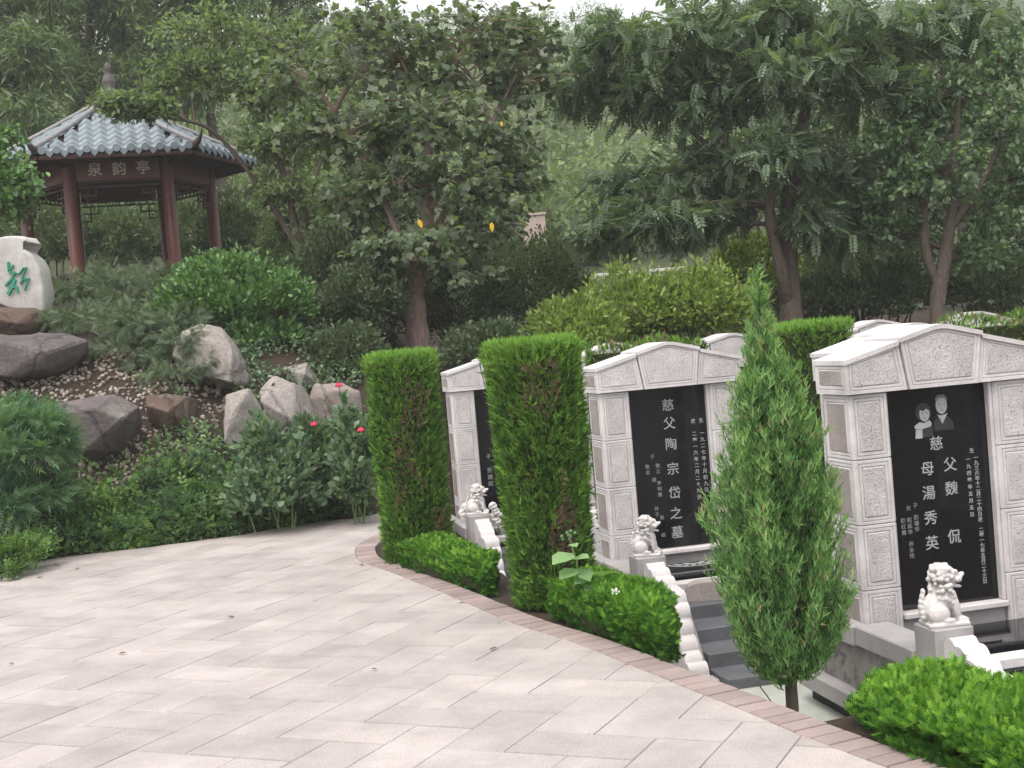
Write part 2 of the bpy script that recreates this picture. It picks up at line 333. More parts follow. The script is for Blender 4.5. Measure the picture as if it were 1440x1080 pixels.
for i in range(-40, 40):
    for j in range(-40, 60):
        k = (i - j) % 4
        if k == 0: c = (i, j, i + 2, j + 1)
        elif k == 3: c = (i, j, i + 1, j + 2)
        else: continue
        gx_, gy2 = .0018, .0042
        q = [(c[0] * UW + gx_, c[1] * UW + gy2), (c[2] * UW - gx_, c[1] * UW + gy2), (c[2] * UW - gx_, c[3] * UW - gy2), (c[0] * UW + gx_, c[3] * UW - gy2)]
        q = [(PO[0] + x * ca - y * sa, PO[1] + x * sa + y * ca) for x, y in q]
        cx = sum(p[0] for p in q) / 4; cy = sum(p[1] for p in q) / 4
        if not (1.4 < cy < 14 and -6 < cx < 3): continue
        pr = [project((p[0], p[1], 0)) for p in q]
        outside = max(p[0] for p in pr) < -5 or min(p[0] for p in pr) > 1445 or min(p[1] for p in pr) > 1085
        cl = clip_convex(poly_ccw, q)
        cl2 = []
        for p in cl:
            if not cl2 or math.hypot(p[0] - cl2[-1][0], p[1] - cl2[-1][1]) > .004: cl2.append(p)
        if len(cl2) > 2 and math.hypot(cl2[0][0] - cl2[-1][0], cl2[0][1] - cl2[-1][1]) < .004: cl2.pop()
        if len(cl2) < 3 or abs(area(cl2)) < .003: continue
        cl2 = cl2 if area(cl2) > 0 else cl2[::-1]
        mx, my = sum(p[0] for p in cl2) / len(cl2), sum(p[1] for p in cl2) / len(cl2)
        dz = rng.uniform(-.0012, .0012)
        bm = bm_out if outside else bmesh.new(); n = len(cl2); ox, oy = mx, my
        if outside: cl2 = [(p[0] + 0.0, p[1]) for p in cl2]
        lo = [bm.verts.new((p[0] - mx, p[1] - my, -.02)) for p in cl2]
        md = [bm.verts.new((p[0] - mx, p[1] - my, -.0035)) for p in cl2]
        tp = [bm.verts.new(((p[0] - mx) * (1 - .0035 / max(.05, math.hypot(p[0] - mx, p[1] - my))), (p[1] - my) * (1 - .0035 / max(.05, math.hypot(p[0] - mx, p[1] - my))), dz)) for p in cl2]
        bm.faces.new(tp)
        for a in range(n):
            b = (a + 1) % n; bm.faces.new((lo[a], lo[b], md[b], md[a])); bm.faces.new((md[a], md[b], tp[b], tp[a]))
        if outside:
            for v in lo + md + tp: v.co.x += mx; v.co.y += my
            continue
        o = link('paver', mesh_bm('paver', bm, M['paver']), path, (mx, my, 0)); npav += 1
stuff(link('outer_pavers', mesh_bm('outer_pavers', bm_out, M['paver']), path))
print('pavers', npav)

# brick border
bm = bmesh.new(); prism(bm, [tuple(p) for p in inn] + [tuple(p) for p in outc[::-1]], 'z', -.78, -.009)
bmesh.ops.triangulate(bm, faces=[f for f in bm.faces if len(f.verts) > 4])
border = struct(link('brick_border', mesh_bm('border_bed', bm, M['joint'])))
seg = np.linalg.norm(np.diff((inn + outc) / 2, axis=0), axis=1); cum = np.concatenate([[0], np.cumsum(seg)])
nb = int(cum[-1] / .105); nbr = 0
def at(P, s): return np.array([np.interp(s, cum, P[:, 0]), np.interp(s, cum, P[:, 1])])
for b in range(nb):
    s0, s1 = cum[-1] * b / nb, cum[-1] * (b + 1) / nb
    gp = .003
    q = [at(inn, s0 + gp), at(inn, s1 - gp), at(outc, s1 - gp), at(outc, s0 + gp)]
    e = .003; c = sum(q) / 4
    q = [p + (c - p) / np.linalg.norm(c - p) * e for p in q]
    pr = project((c[0], c[1], 0))
    if pr[1] > 1150 or c[1] < 3.4: continue
    bm = bmesh.new(); dz = rng.uniform(-.002, .002) + .002
    lo = [bm.verts.new((*(p - c), -.03)) for p in q]; md = [bm.verts.new((*(p - c), -.004)) for p in q]
    tp = [bm.verts.new((*((p - c) * (1 - .004 / np.linalg.norm(p - c))), dz)) for p in q]
    bm.faces.new(tp)
    for a in range(4):
        d = (a + 1) % 4; bm.faces.new((lo[a], lo[d], md[d], md[a])); bm.faces.new((md[a], md[d], tp[d], tp[a]))
    link('brick', mesh_bm('brick', bm, M['brick']), border, (c[0], c[1], 0)); nbr += 1
print('bricks', nbr)

# planting beds beside the border
def bed(poly, z=-.025):
    bm = bmesh.new(); prism(bm, poly, 'z', -.7, z); bmesh.ops.triangulate(bm, faces=[f for f in bm.faces if len(f.verts) > 4])
    return struct(link('planting_bed', mesh_bm('planting_bed', bm, M['soil'])))
wid = np.interp(outc[:, 1], [6.1, 6.6, 7.0, 7.4, 8.2, 9.0, 10.6, 11.5, 13], [.03, .10, .30, .50, .20, .45, .5, .4, .1])
oo = offset_curve(inn, 1); sgn = 1 if np.sum((oo - inn) * (outc - inn)) > 0 else -1
farc = np.array([outc[i] + (offset_curve(inn, sgn)[i] - inn[i]) * wid[i] for i in range(len(inn))])
sel = [i for i in range(len(inn)) if 6.42 < outc[i, 1] < 12.6]
bed([tuple(outc[i] + (farc[i] - outc[i]) * .01) for i in sel] + [tuple(farc[i]) for i in sel[::-1]])
sel = [i for i in range(len(inn)) if 1.6 < outc[i, 1] < 5.25]
bed([tuple(outc[i] + (offset_curve(inn, sgn)[i] - inn[i]) * .003) for i in sel] + [tuple(outc[i] + (offset_curve(inn, sgn)[i] - inn[i]) * .75) for i in sel[::-1]])

# lower court floor with pale tiles
court = struct(box('court_floor', (-1.5, 9, 3.2, 14.2, -.74, -.624), M['granite_grey'], None, 0))
tm = box_mesh('floor_tile', (-.196, .196, -.196, .196, -.02, .004), M['tile_floor'], .003)
for i in range(0, 10):
    for j in range(0, 12):
        x, y = .72 + i * .4, 5.7 + j * .4
        pr = project((x, y, -.62))
        if 900 < pr[0] < 1460 and pr[1] < 1120 and x > np.interp(y, outc[::-1, 1], outc[::-1, 0]) + .25: link('floor_tile', tm, court, (x, y, -.62))

# ------------------------------------------------------------------ grave monuments
TA_ = math.radians(12); TR = np.array([math.cos(TA_), math.sin(TA_)]); TF = np.array([math.sin(TA_), -math.cos(TA_)])
def inset_chain(bm, f, chain, mi):
    for th, dp in chain: bmesh.ops.inset_individual(bm, faces=[f], thickness=th, depth=dp, use_even_offset=True)
    f.material_index = mi
CH = [(.012, 0), (.004, -.007), (.003, .007), (.011, 0), (.005, -.009), (.006, .012)]
def block_mesh(w, d, h):
    bm = bmesh.new(); bm_box(bm, 0, w, 0, d, 0, h)
    bmesh.ops.bevel(bm, geom=[e for e in bm.edges if abs(e.verts[0].co.z - e.verts[1].co.z) > .1], offset=.012, segments=1, affect='EDGES')
    bmesh.ops.bevel(bm, geom=[e for e in bm.edges if abs(e.verts[0].co.z - e.verts[1].co.z) < 1e-4], offset=.004, segments=1, affect='EDGES')
    bm.normal_update()
    big = [f for f in bm.faces if f.calc_area() > .03 and abs(f.normal.z) < .5]
    for f in big: inset_chain(bm, f, CH, 1 if f.normal.y < -.9 else 2)
    return mesh_bm('block', bm, [M['granite'], M['granite_rough'], M['granite_side']])
BLK = block_mesh(.222, .32, .342)
def lintel_mesh(pts, cap, y0=-.028, side=None):
    bm = bmesh.new(); fa, fb = prism(bm, pts, 'y', y0, .345); bm.normal_update()
    for f in bm.faces[:]:
        f.normal_update()
    bmesh.ops.recalc_face_normals(bm, faces=bm.faces[:])
    front = [f for f in bm.faces if f.normal.y < -.9][0]; sd_ = [f for f in bm.faces if side and f.normal.x * side > .9]
    inset_chain(bm, front, [(.016, 0), (.004, -.006), (.003, .006), (.010, 0), (.005, -.008), (.005, .010)], 1)
    for f in sd_: inset_chain(bm, f, [(.022, 0), (.004, -.006), (.003, .006), (.012, 0), (.005, -.008), (.006, .010)], 2)
    n0 = len(bm.verts)
    prism(bm, cap, 'y', y0 - .012, .357)
    return mesh_bm('lintel_block', bm, [M['granite'], M['granite_rough'], M['granite_side']])
def capline(top, t=.022, up=.003): return [(x, z + up) for x, z in top] + [(x, z - t) for x, z in top[::-1]]
_lt = [(-.556, .178), (-.242, .258)]; _kt = [(-.240, .272), (-.045, .322), (0, .327), (.045, .322), (.240, .272)]
LINT_L = lintel_mesh([(-.55, 0), (-.205, 0), (-.244, .256), (-.55, .178)], capline(_lt), side=-1)
LINT_R = lintel_mesh([(.205, 0), (.55, 0), (.55, .178), (.244, .256)], capline([(-x, z) for x, z in _lt[::-1]]), side=1)
LINT_K = lintel_mesh([(-.197, 0), (.197, 0), (.236, .270), (.045, .319), (0, .324), (-.045, .319), (-.236, .270)], capline(_kt), y0=-.040)
SLAB = box_mesh('slab', (-.306, .306, .062, .12, .2, 1.379), M['black'], .003)
BACKP = box_mesh('back_panel', (-.305, .305, .122, .30, .02, 1.379), M['granite'], .004)
SILL = box_mesh('sill', (-.306, .306, -.012, .14, .165, .198), M['granite'], .006)
APRON = box_mesh('apron', (-.305, .305, .03, .12, 0, .163), M['granite_grey'], .004)
JAMB = box_mesh('jamb', (-.011, .011, .012, .060, .2, 1.379), M['granite'], .004)
def monument(corner, label, group='grave monuments', z=-.26):
    c = np.array(corner) + TR * .53
    t = thing('grave_monument', label, 'gravestone', (c[0], c[1], z), TA_, group)
    for k in range(4):
        link('block', BLK, t, (-.53, 0, k * .345)); link('block', BLK, t, (.308, 0, k * .345))
    for m_ in (LINT_L, LINT_K, LINT_R): link('lintel_block', m_, t, (0, 0, 1.383))
    s = link('slab', SLAB, t); link('back_panel', BACKP, t); link('sill', SILL, t); link('apron', APRON, t)
    link('jamb', JAMB, t, (.296, 0, 0))
    return t, s
FONTS = []
def text_col(parent, body, x, z, size, mat, spacing=1.0, off=.0):
    cu = bpy.data.curves.new('inscription', 'FONT'); cu.body = '\n'.join(body); cu.size = size; cu.align_x = 'CENTER'; cu.align_y = 'TOP_BASELINE'
    cu.extrude = .0012; cu.space_line = spacing; cu.offset = off; cu.resolution_u = 3
    cu.materials.append(mat); o = link('inscription', cu, parent, (x, .0607, z)); o.rotation_euler = (math.pi / 2, 0, 0); FONTS.append(o); return o

T3, S3 = monument((1.75, 7.06), 'white granite gravestone with etched couple portrait on black slab, behind the nearest lion')
T2, S2 = monument((.62, 9.72), 'white gravestone with one tall line of characters on black slab, left of the cypress')
T1, S1 = monument((-.58, 12.67), 'white granite gravestone between the two clipped columns, mostly hidden by the nearer one')
monument((.50, 12.93), 'white gravestone glimpsed right of the nearer clipped column, behind the second gravestone')
monument((1.62, 12.9), 'white gravestone peak seen through the young cypress top, beyond the second gravestone')
monument((2.07, 8.55), 'white gravestone directly behind the couple gravestone, only its roof slope showing')
monument((3.42, 14.3), 'small distant gravestone showing a pale pointed top beside the square clipped hedge')
monument((5.5, 17.2), 'far gravestone peak just above the right-hand hedge', z=-.28)
for (x_, y_), lab in (((5.6, 3.3), 'opposite gravestone mirrored in the black slab, beyond the right frame edge'), ((7.3, 4.2), 'farther opposite gravestone outside the frame on the right')):
    t_, s_ = monument((x_, y_), lab); t_.rotation_euler = (0, 0, TA_ + math.radians(128))
# inscriptions (slab local frame = monument local frame)
def chars(S, lst, size, mat):
    for ch, x, z in lst: text_col(S, [ch], x, z - .38 * size, size, mat, 1, .0006)
chars(S3, [('慈', -.015, 1.075), ('父', .057, .955), ('魏', .055, .825), ('侃', .050, .565), ('母', -.078, .945), ('湯', -.080, .815), ('秀', -.080, .68), ('英', -.083, .545)], .080, M['engrave'])
text_col(S3, list('一九三六年十二月二十四日') + ['故', ''] + list('二零一七年五月二十三日'), .212, .965, .0275, M['engrave'], 1.02, .0004)
text_col(S3, ['生'], .190, 1.005, .028, M['engrave'], 1, .0004)
text_col(S3, list('一九四零年五月五日'), .165, .960, .0275, M['engrave'], 1.36, .0004)
text_col(S3, ['子', '', '魏', '瑞', '华'], -.165, .745, .028, M['engrave_dim'], 1.15, .0004)
text_col(S3, ['女', '', '魏', '延', '华', '', '孙', '全', '敏'], -.205, .735, .028, M['engrave_dim'], 1.15, .0004)
text_col(S3, ['', '', '魏', '红', '霞'], -.242, .735, .028, M['engrave_dim'], 1.15, .0004)
chars(S2, [('慈', .0, 1.25), ('父', .0, 1.116), ('陶', .0, .963), ('宗', .0, .78), ('岱', -.002, .604), ('之', -.004, .452), ('墓', -.006, .312)], .095, M['engrave'])
text_col(S2, ['生', ''] + list('一九二七年十月初九日'), .245, 1.10, .036, M['engrave'], 1.30, .0005)
text_col(S2, ['故', ''] + list('二零一六年二月二十九日'), .185, 1.10, .036, M['engrave'], 1.30, .0005)
text_col(S2, ['子', '', '', '', '媳', '', '', '', '', '孙', '子'], -.15, .87, .034, M['engrave_dim'], 1.25, .0005)
text_col(S2, ['敬', '江', '', '李', '明', '霞', '', '', '', '张', '', '', '幼'], -.115, .80, .034, M['engrave_dim'], 1.25, .0005)
text_col(S2, ['敬', '忠'], -.195, .80, .034, M['engrave_dim'], 1.25, .0005)
text_col(S1, ['子', '', '张', '建', '民'], -.21, .72, .05, M['engrave_dim'], 1.3, .001); text_col(S1, ['慈', '母'], .03, 1.2, .088, M['engrave'], 1.9, .0018)
# etched portrait: flat etched shapes on the slab
def etch(pts, mat, x, z, lay, s=1.28):
    bm = bmesh.new(); prism(bm, [(x + a * s, z + b * s) for a, b in pts], 'y', .0608 - .0006 * lay, .0619); bmesh.ops.triangulate(bm, faces=[f for f in bm.faces if len(f.verts) > 4])
    return mesh_bm('etched_portrait', bm, mat)
def ell(cx, cz, rx, rz, n=20, a0=0): return [(cx + rx * math.cos(a0 + 2 * math.pi * i / n), cz + rz * math.sin(a0 + 2 * math.pi * i / n)) for i in range(n)]
wx, wz = -.078, 1.248; mx_, mz = .030, 1.275
for nm, pts, m_, x, z, l in [
    ('hair', ell(0, 0, .036, .040), 'etch_dark', wx, wz, 1), ('face', ell(.004, -.008, .023, .032), 'etch_light', wx, wz, 3), ('fringe', [(-.02, .012), (.0, .004), (.012, .014), (.028, .004), (.026, .022), (0, .03), (-.02, .024)], 'etch_dark', wx, wz, 4),
    ('scarf', [(-.045, -.055), (-.02, -.040), (.0, -.046), (.025, -.036), (.034, -.05), (.03, -.062), (-.01, -.07), (-.042, -.068)], 'etch_light', wx, wz, 4), ('coat', [(-.045, -.105), (.04, -.105), (.036, -.062), (-.042, -.068)], 'etch_dark', wx, wz, 2), ('scarf_end', [(-.045, -.108), (-.012, -.108), (-.012, -.07), (-.04, -.072)], 'etch_light', wx, wz, 5),
    ('eye', ell(-.005, -.005, .004, .002, 8), 'etch_dark', wx, wz, 6), ('eye', ell(.013, -.004, .004, .002, 8), 'etch_dark', wx, wz, 6), ('mouth', ell(.005, -.025, .006, .002, 8), 'etch_mid', wx, wz, 6),
    ('suit', [(-.04, -.105), (.05, -.105), (.05, -.075), (.032, -.052), (.012, -.044), (-.012, -.044), (-.03, -.055), (-.04, -.07)], 'etch_dark', mx_, mz, 1), ('face', ell(0, .0, .026, .036), 'etch_light', mx_, mz, 3), ('hair', [(-.024, .018), (-.012, .030), (.012, .032), (.026, .014), (.027, .03), (.012, .046), (-.012, .044), (-.026, .032)], 'etch_mid', mx_, mz, 4),
    ('collar', [(-.022, -.036), (0, -.078), (.026, -.034), (.012, -.04), (-.008, -.042)], 'etch_light', mx_, mz, 2), ('eye', ell(-.010, .004, .005, .002, 8), 'etch_mid', mx_, mz, 6), ('eye', ell(.011, .004, .005, .002, 8), 'etch_mid', mx_, mz, 6), ('mouth', ell(0, -.02, .007, .0018, 8), 'etch_mid', mx_, mz, 6)]:
    o = link('etched_' + nm, etch(pts, M[m_], x, z, l), S3)

# platforms
def scroll_mesh():
    ctrl = [(0, .585), (.05, .60), (.10, .565), (.16, .52), (.23, .47), (.27, .445), (.33, .455), (.39, .40), (.42, .32), (.45, .25), (.50, .18), (.55, .11), (.60, .10), (.64, .04), (.645, .0)]
    ctrl = [(x * 1.22, z + .05 * math.sin(math.pi * min(1, x / .5))) for x, z in ctrl]
    P = catmull(ctrl, 8); T = np.gradient(P, axis=0); T /= np.linalg.norm(T, axis=1)[:, None]; Nn = np.stack([-T[:, 1], T[:, 0]], 1)
    s = np.concatenate([[0], np.cumsum(np.linalg.norm(np.diff(P, axis=0), axis=1))]); rip = np.abs(np.sin(math.pi * s / .105)) ** .7 * .026
    P = P + Nn * rip[:, None]
    pts = [(-p[0], max(p[1], 0)) for p in P] + [(0, 0)]
    bm = bmesh.new(); prism(bm, pts, 'x', -.062, .062); 
    bmesh.ops.triangulate(bm, faces=[f for f in bm.faces if len(f.verts) > 4])
    return mesh_bm('scroll_baluster', bm, M['granite'])
SCROLL = scroll_mesh()
POST = box_mesh('post', (-.1, .1, -.1, .1, 0, .668), M['granite_grey'], .006)
STEP = {}
def platform(corner, label, left=True, right=True, ornament=False, bench=False):
    c = np.array(corner) + TR * .53
    t = thing('grave_platform', label, 'grave platform', (c[0], c[1], -.62), TA_, 'stepped grave platforms')
    for s in ([-1] if left else []) + ([1] if right else []):
        def bx(x0, x1): return (min(s * x0, s * x1), max(s * x0, s * x1))
        box('coping', (*bx(.415, .615), -.642, -.035, .435, .54), M['granite_grey'], t, .008)
        box('coping', (*bx(.536, .63), -.034, .60, .432, .536), M['granite_grey'], t, .006)
        box('wall_panel', (*bx(.44, .585), -.655, .59, .185, .434), M['panel_stone'], t, .003)
        box('base_slab', (*bx(.43, .67), -.66, .62, .09, .184), M['granite_grey'], t, .006)
        box('plinth', (*bx(.435, .60), -.655, .60, 0, .089), M['dark_stone'], t, .003)
        link('post', POST, t, (s * .5, -.745, 0)); link('scroll_baluster', SCROLL, t, (s * .5, -.846, 0))
        box('foot_slab', (*bx(.42, .59), -1.76, -1.636, 0, .05), M['granite_grey'], t, .006)
    box('floor_slab', (-.414, .414, -.64, -.014, 0, .37), M['black'], t, .004)
    tb = box('offering_slab', (-.395, .395, -.44, -.016, .371, .455), M['black'], t, .004)
    box('threshold', (-.413, .413, -.62, -.50, .371, .425), M['granite'], t, .006)
    if ornament:
        bm = bmesh.new()
        for r0, r1 in ((.195, .215), (.12, .17), (.05, .09)):
            A = [(r0 * math.cos(a) * .95, r0 * math.sin(a) * .75) for a in np.linspace(0, math.pi, 25)]; B = [(r1 * math.cos(a) * .95, r1 * math.sin(a) * .75) for a in np.linspace(0, math.pi, 25)]
            for i in range(24):
                if r0 == .12 and i % 3 == 0: continue
                bm.faces.new([bm.verts.new((.06 + p[0], -.05 - p[1], .4565)) for p in (A[i], B[i], B[i + 1], A[i + 1])])
        link('carved_ornament', mesh_bm('carved_ornament', bm, M['etch_light']), tb)
        box('carved_border', (-.36, .36, -.425, -.405, .4555, .458), M['etch_mid'], tb, 0)
    for k in range(4):
        zt = .335 - .088 * k; y1 = -.641 - .30 * k
        box('step', (-.412, .412, y1 - .32, y1 - .001 * k, 0 if k == 3 else .0, zt), M['steps'], t, .006)
    return t
platform((1.75, 7.06), 'grey stepped platform with coping and lion post below the couple gravestone', right=False)
platform((.62, 9.72), 'stepped platform with dark granite stairs and carved offering slab beside the young cypress', ornament=True)
platform((-.58, 12.67), 'far stepped platform with ridged baluster seen between low hedge and clipped column')

# guardian lion
def lion_mesh():
    bm = bmesh.new()
    def sph(x, y, z, rx, ry=None, rz=None, rot=None):
        ry = ry or rx; rz = rz or rx
        mt = Matrix.Translation((x, y, z)) @ (rot.to_4x4() if rot else Matrix.Identity(4)) @ Matrix.Diagonal((rx, ry, rz, 1))
        bmesh.ops.create_icosphere(bm, subdivisions=2, radius=1, matrix=mt)
    R = lambda a: Matrix.Rotation(math.radians(a), 3, 'Y')
    bm_box(bm, -.085, .098, -.068, .068, 0, .016)
    sph(-.030, 0, .080, .058, .056, .072, R(20)); sph(.0, 0, .120, .050, .052, .072, R(15)); sph(.030, 0, .112, .040, .046, .055)      # trunk and chest
    for s in (-1, 1):
        sph(-.030, s * .045, .055, .050, .026, .045); sph(.006, s * .055, .026, .034, .016, .013)                            # haunch, hind paw
        sph(.050, s * .034, .080, .019, .018, .060, R(-10)); sph(.072, s * .034, .026, .024, .020, .013)                      # foreleg, forepaw
        for a in (-.011, .0, .011): sph(.093, s * .034 + a, .022, .009, .0062, .009)
        sph(.002, s * .050, .238, .020, .008, .014, R(-35)); sph(.060, s * .024, .232, .013, .013, .009); sph(.072, s * .022, .219, .008, .008, .008); sph(.070, s * .030, .196, .018, .012, .014)
    sph(.022, 0, .215, .050, .050, .046); sph(.074, 0, .205, .030, .031, .017, R(-6)); sph(.062, 0, .166, .034, .026, .009, R(12)); sph(.100, 0, .214, .010, .016, .010); sph(.040, 0, .190, .03, .034, .03)
    rl = np.random.default_rng(3)
    for row, (zz_, rr_) in enumerate(((.262, .026), (.245, .046), (.222, .056), (.198, .060), (.174, .060), (.150, .060), (.126, .056), (.104, .050))):   # rows of mane curls
        nc_ = 9
        for q in range(nc_):
            a = math.pi + (q - (nc_ - 1) / 2) * .46 + (.23 if row % 2 else 0)
            rj = rl.uniform(.0095, .0165); a += rl.normal() * .14; r2 = rr_ * rl.uniform(.84, .97)
            sph(.012 + r2 * math.cos(a), r2 * math.sin(a), zz_ + rl.normal() * .006, rj, rj, rj * .85)
    for k in range(6): sph(-.086 - .008 * math.sin(k * .8), .0, .04 + .022 * k, .016 - .0012 * k, .018, .017)                  # tail
    sph(.060, .046, .030, .022, .018, .022)
    me = bpy.data.meshes.new('tmp'); bm.to_mesh(me); bm.free(); o = bpy.data.objects.new('tmp', me); C.objects.link(o)
    md = o.modifiers.new('r', 'REMESH'); md.mode = 'VOXEL'; md.voxel_size = .0038
    sm = o.modifiers.new('s', 'SMOOTH'); sm.iterations = 1; sm.factor = .5
    dg = bpy.context.evaluated_depsgraph_get(); out = bpy.data.meshes.new_from_object(o.evaluated_get(dg))
    bpy.data.objects.remove(o); bpy.data.meshes.remove(me)
    out.materials.clear(); out.materials.append(M['marble']); out.name = 'guardian_lion'
    for p in out.polygons: p.use_smooth = True
    return out
LION = lion_mesh()
for corner, lab, rz, sc_ in (((1.75, 7.06), 'white carved lion on the nearest post before the couple gravestone', -8, 1.08), ((.62, 9.72), 'white carved lion on the post behind the weedy low hedge', -24, 1.0), ((-.58, 12.67), 'small far white carved lion between the two clipped columns', -14, 1.0)):
    c = np.array(corner) + TR * .03 + TF * .745
    o = link('guardian_lion', LION, None, (c[0], c[1], .0485)); o.rotation_euler = (0, 0, TA_ + math.radians(rz)); o.scale = (sc_,) * 3; tag(o, lab, 'lion statue', 'carved lions on posts')

# rounded stone block beside the stairs
bm = bmesh.new(); prism(bm, [(-.17, 0), (.17, 0), (.17, .07), (.15, .10), (.10, .118), (0, .125), (-.10, .118), (-.15, .10), (-.17, .07)], 'y', -.075, .075)
bmesh.ops.triangulate(bm, faces=[f for f in bm.faces if len(f.verts) > 4])
p_ = np.array((.62, 9.72)) + TR * .44 + TF * .80
o = link('kneeling_stone', mesh_bm('kneeling_stone', bm, M['granite_side']), None, (p_[0], p_[1], -.284)); o.rotation_euler = (0, 0, TA_ - .35); tag(o, 'low rounded granite block at the head of the dark stairs', 'stone block')

# ------------------------------------------------------------------ foliage machinery
def tmpl(v, f): return np.array(v, float), np.array(f, int)
T_OVAL = tmpl([(0, 0, 0), (.27, .3, .05), (.25, .65, .03), (0, 1, -.08), (-.25, .65, .03), (-.27, .3, .05), (0, .5, -.03)], [(0, 1, 6), (1, 2, 6), (2, 3, 6), (3, 4, 6), (4, 5, 6), (5, 0, 6)])
T_DIA = tmpl([(0, 0, 0), (.24, .45, .05), (0, 1, -.05), (-.24, .45, .05)], [(0, 1, 2), (0, 2, 3)])
T_NAR = tmpl([(0, 0, 0), (.10, .4, .02), (0, 1, -.06), (-.10, .4, .02)], [(0, 1, 2), (0, 2, 3)])
_o = [(0, .10), (.26, -.02), (.46, .25), (.56, .62), (.26, .68), (0, 1.1), (-.26, .68), (-.56, .62), (-.46, .25), (-.26, -.02)]
T_LOBE = tmpl([(x, y, -.22 * x * x - .10 * y * y) for x, y in _o] + [(0, .42, .03)], [(i, (i + 1) % 10, 10) for i in range(10)])
def make_pinnate(n=6, lw=.085, ll=.30):
    v, f = [], []
    for k in range(n):
        y = .12 + .88 * k / n
        for s in (-1, 1):
            L_ = ll * (1 - .45 * abs(k / n - .4)); b = len(v); a = .55
            dx, dy = s * math.cos(a), math.sin(a); px_, py_ = -dy * s, dx * s
            z0 = -.18 * y * y
            for (u, w) in ((0, 0), (.45, 1), (1, 0), (.45, -1)): v.append((dx * L_ * u + px_ * lw * w, y + dy * L_ * u + py_ * lw * w, z0 - .22 * L_ * u + .01 * w))
            f += [(b, b + 1, b + 2), (b, b + 2, b + 3)]
    b = len(v); v += [(0, .95, -.17), (.06, 1.1, -.20), (0, 1.3, -.28), (-.06, 1.1, -.20), (-.008, 0, 0), (.008, 0, 0), (0, 1, -.18)]; f += [(b, b + 1, b + 2), (b, b + 2, b + 3), (b + 4, b + 5, b + 6)]
    return tmpl(v, f)
T_PIN = make_pinnate(5, .10, .32)
T_PIN3 = make_pinnate(3, .12, .45)
def make_light_pinnate(n=5, lw=.075, ll=.34):
    v, f = [], []
    for k in range(n):
        y = .1 + .85 * k / n
        for s in (-1, 1):
            b = len(v); d = np.array([s * .84, .54, -.2]); o_ = np.array([0, y, -.15 * y * y]); pw = np.array([-.54 * s, .84, 0]) * lw; L_ = ll * (1 - .4 * abs(k / n - .4))
            v += [o_ - pw * .5, o_ + pw, o_ + d * L_]; f.append((b, b + 1, b + 2))
    b = len(v); v += [(-.05, .9, -.12), (.05, .9, -.12), (0, 1.3, -.28)]; f.append((b, b + 1, b + 2)); return tmpl(v, f)
T_PINL = make_light_pinnate()
def make_spray(n=9, spread=.5, w=.035, seed=1):
    r = np.random.default_rng(seed); v, f = [], []
    for k in range(n):
        y0 = .0 + .55 * k / n; a = r.uniform(0, 6.28); sp = spread * (1 - .5 * k / n) * r.uniform(.6, 1.2); L_ = r.uniform(.35, .6) * (1.0 if k else 1.6)
        d = np.array([math.cos(a) * sp, 1.0, math.sin(a) * sp]); d /= np.linalg.norm(d); 
        pw = np.cross(d, [math.sin(a), .1, -math.cos(a)]); pw /= max(1e-6, np.linalg.norm(pw)); b = len(v); o_ = np.array([0, y0, 0])
        v += [o_ - pw * w, o_ + pw * w, o_ + d * L_]; f.append((b, b + 1, b + 2))
    return tmpl(v, f)
T_SPRAY = make_spray(7, .60, .068, 1); T_WISP = make_spray(6, .5, .046, 4)
def make_frond(seed=5):
    v, f = [], []; r = np.random.default_rng(seed)
    for k in range(8):
        s = 1 if k % 2 else -1; y0 = .05 + .10 * k; L_ = .50 * (1 - .07 * k); a = .75; zt = r.uniform(-.15, .15)
        d = np.array([s * math.cos(a), math.sin(a), zt]); pw = np.array([-d[1], d[0], 0]) * .085; b = len(v); o_ = np.array([0, y0, 0])
        v += [o_ - pw, o_ + pw, o_ + d * L_]; f += [(b, b + 1, b + 2)]
    b = len(v); v += [(-.045, 0, 0), (.045, 0, 0), (0, 1.1, 0)]; f += [(b, b + 1, b + 2)]
    return tmpl(v, f)
T_FROND = make_frond()
def unit(a): return a / np.maximum(1e-9, np.linalg.norm(a, axis=-1, keepdims=True))
def scatter(name, T, pos, axis, up, scale, rnd, mat, parent=None):
    V, Fc = T; n = len(pos); y = unit(axis); x = unit(np.cross(y, up + 1e-4)); z = np.cross(x, y)
    v = pos[:, None, :] + scale[:, None, None] * (V[None, :, 0, None] * x[:, None, :] + V[None, :, 1, None] * y[:, None, :] + V[None, :, 2, None] * z[:, None, :])
    f = (Fc[None] + (np.arange(n) * len(V))[:, None, None]).reshape(-1, 3)
    return link(name, mesh_np(name, v.reshape(-1, 3), f, mat, np.repeat(rnd, len(V))), parent)
def rand_dir(n): return unit(rng.normal(size=(n, 3)))
class Tubes:
    def __init__(s): s.v = []; s.f = []; s.n = 0
    def add(s, pts, rad, k=6):
        P = np.asarray(pts, float); r = np.asarray(rad, float); T = unit(np.gradient(P, axis=0)); ref = np.array([.31, .87, .38]); A = unit(np.cross(T, ref)); B = np.cross(T, A)
        a = np.linspace(0, 2 * math.pi, k, endpoint=False)
        ring = P[:, None, :] + r[:, None, None] * (np.cos(a)[None, :, None] * A[:, None, :] + np.sin(a)[None, :, None] * B[:, None, :])
        m = len(P); s.v.append(ring.reshape(-1, 3)); i = np.arange(m - 1)[:, None] * k; j = np.arange(k)[None]; jn = (j + 1) % k
        s.f.append(np.stack([i + j, i + jn, i + k + jn, i + k + j], -1).reshape(-1, 4) + s.n); s.n += m * k
    def build(s, name, mat, parent): return link(name, mesh_np(name, np.concatenate(s.v), np.concatenate(s.f), mat, smooth=True), parent)
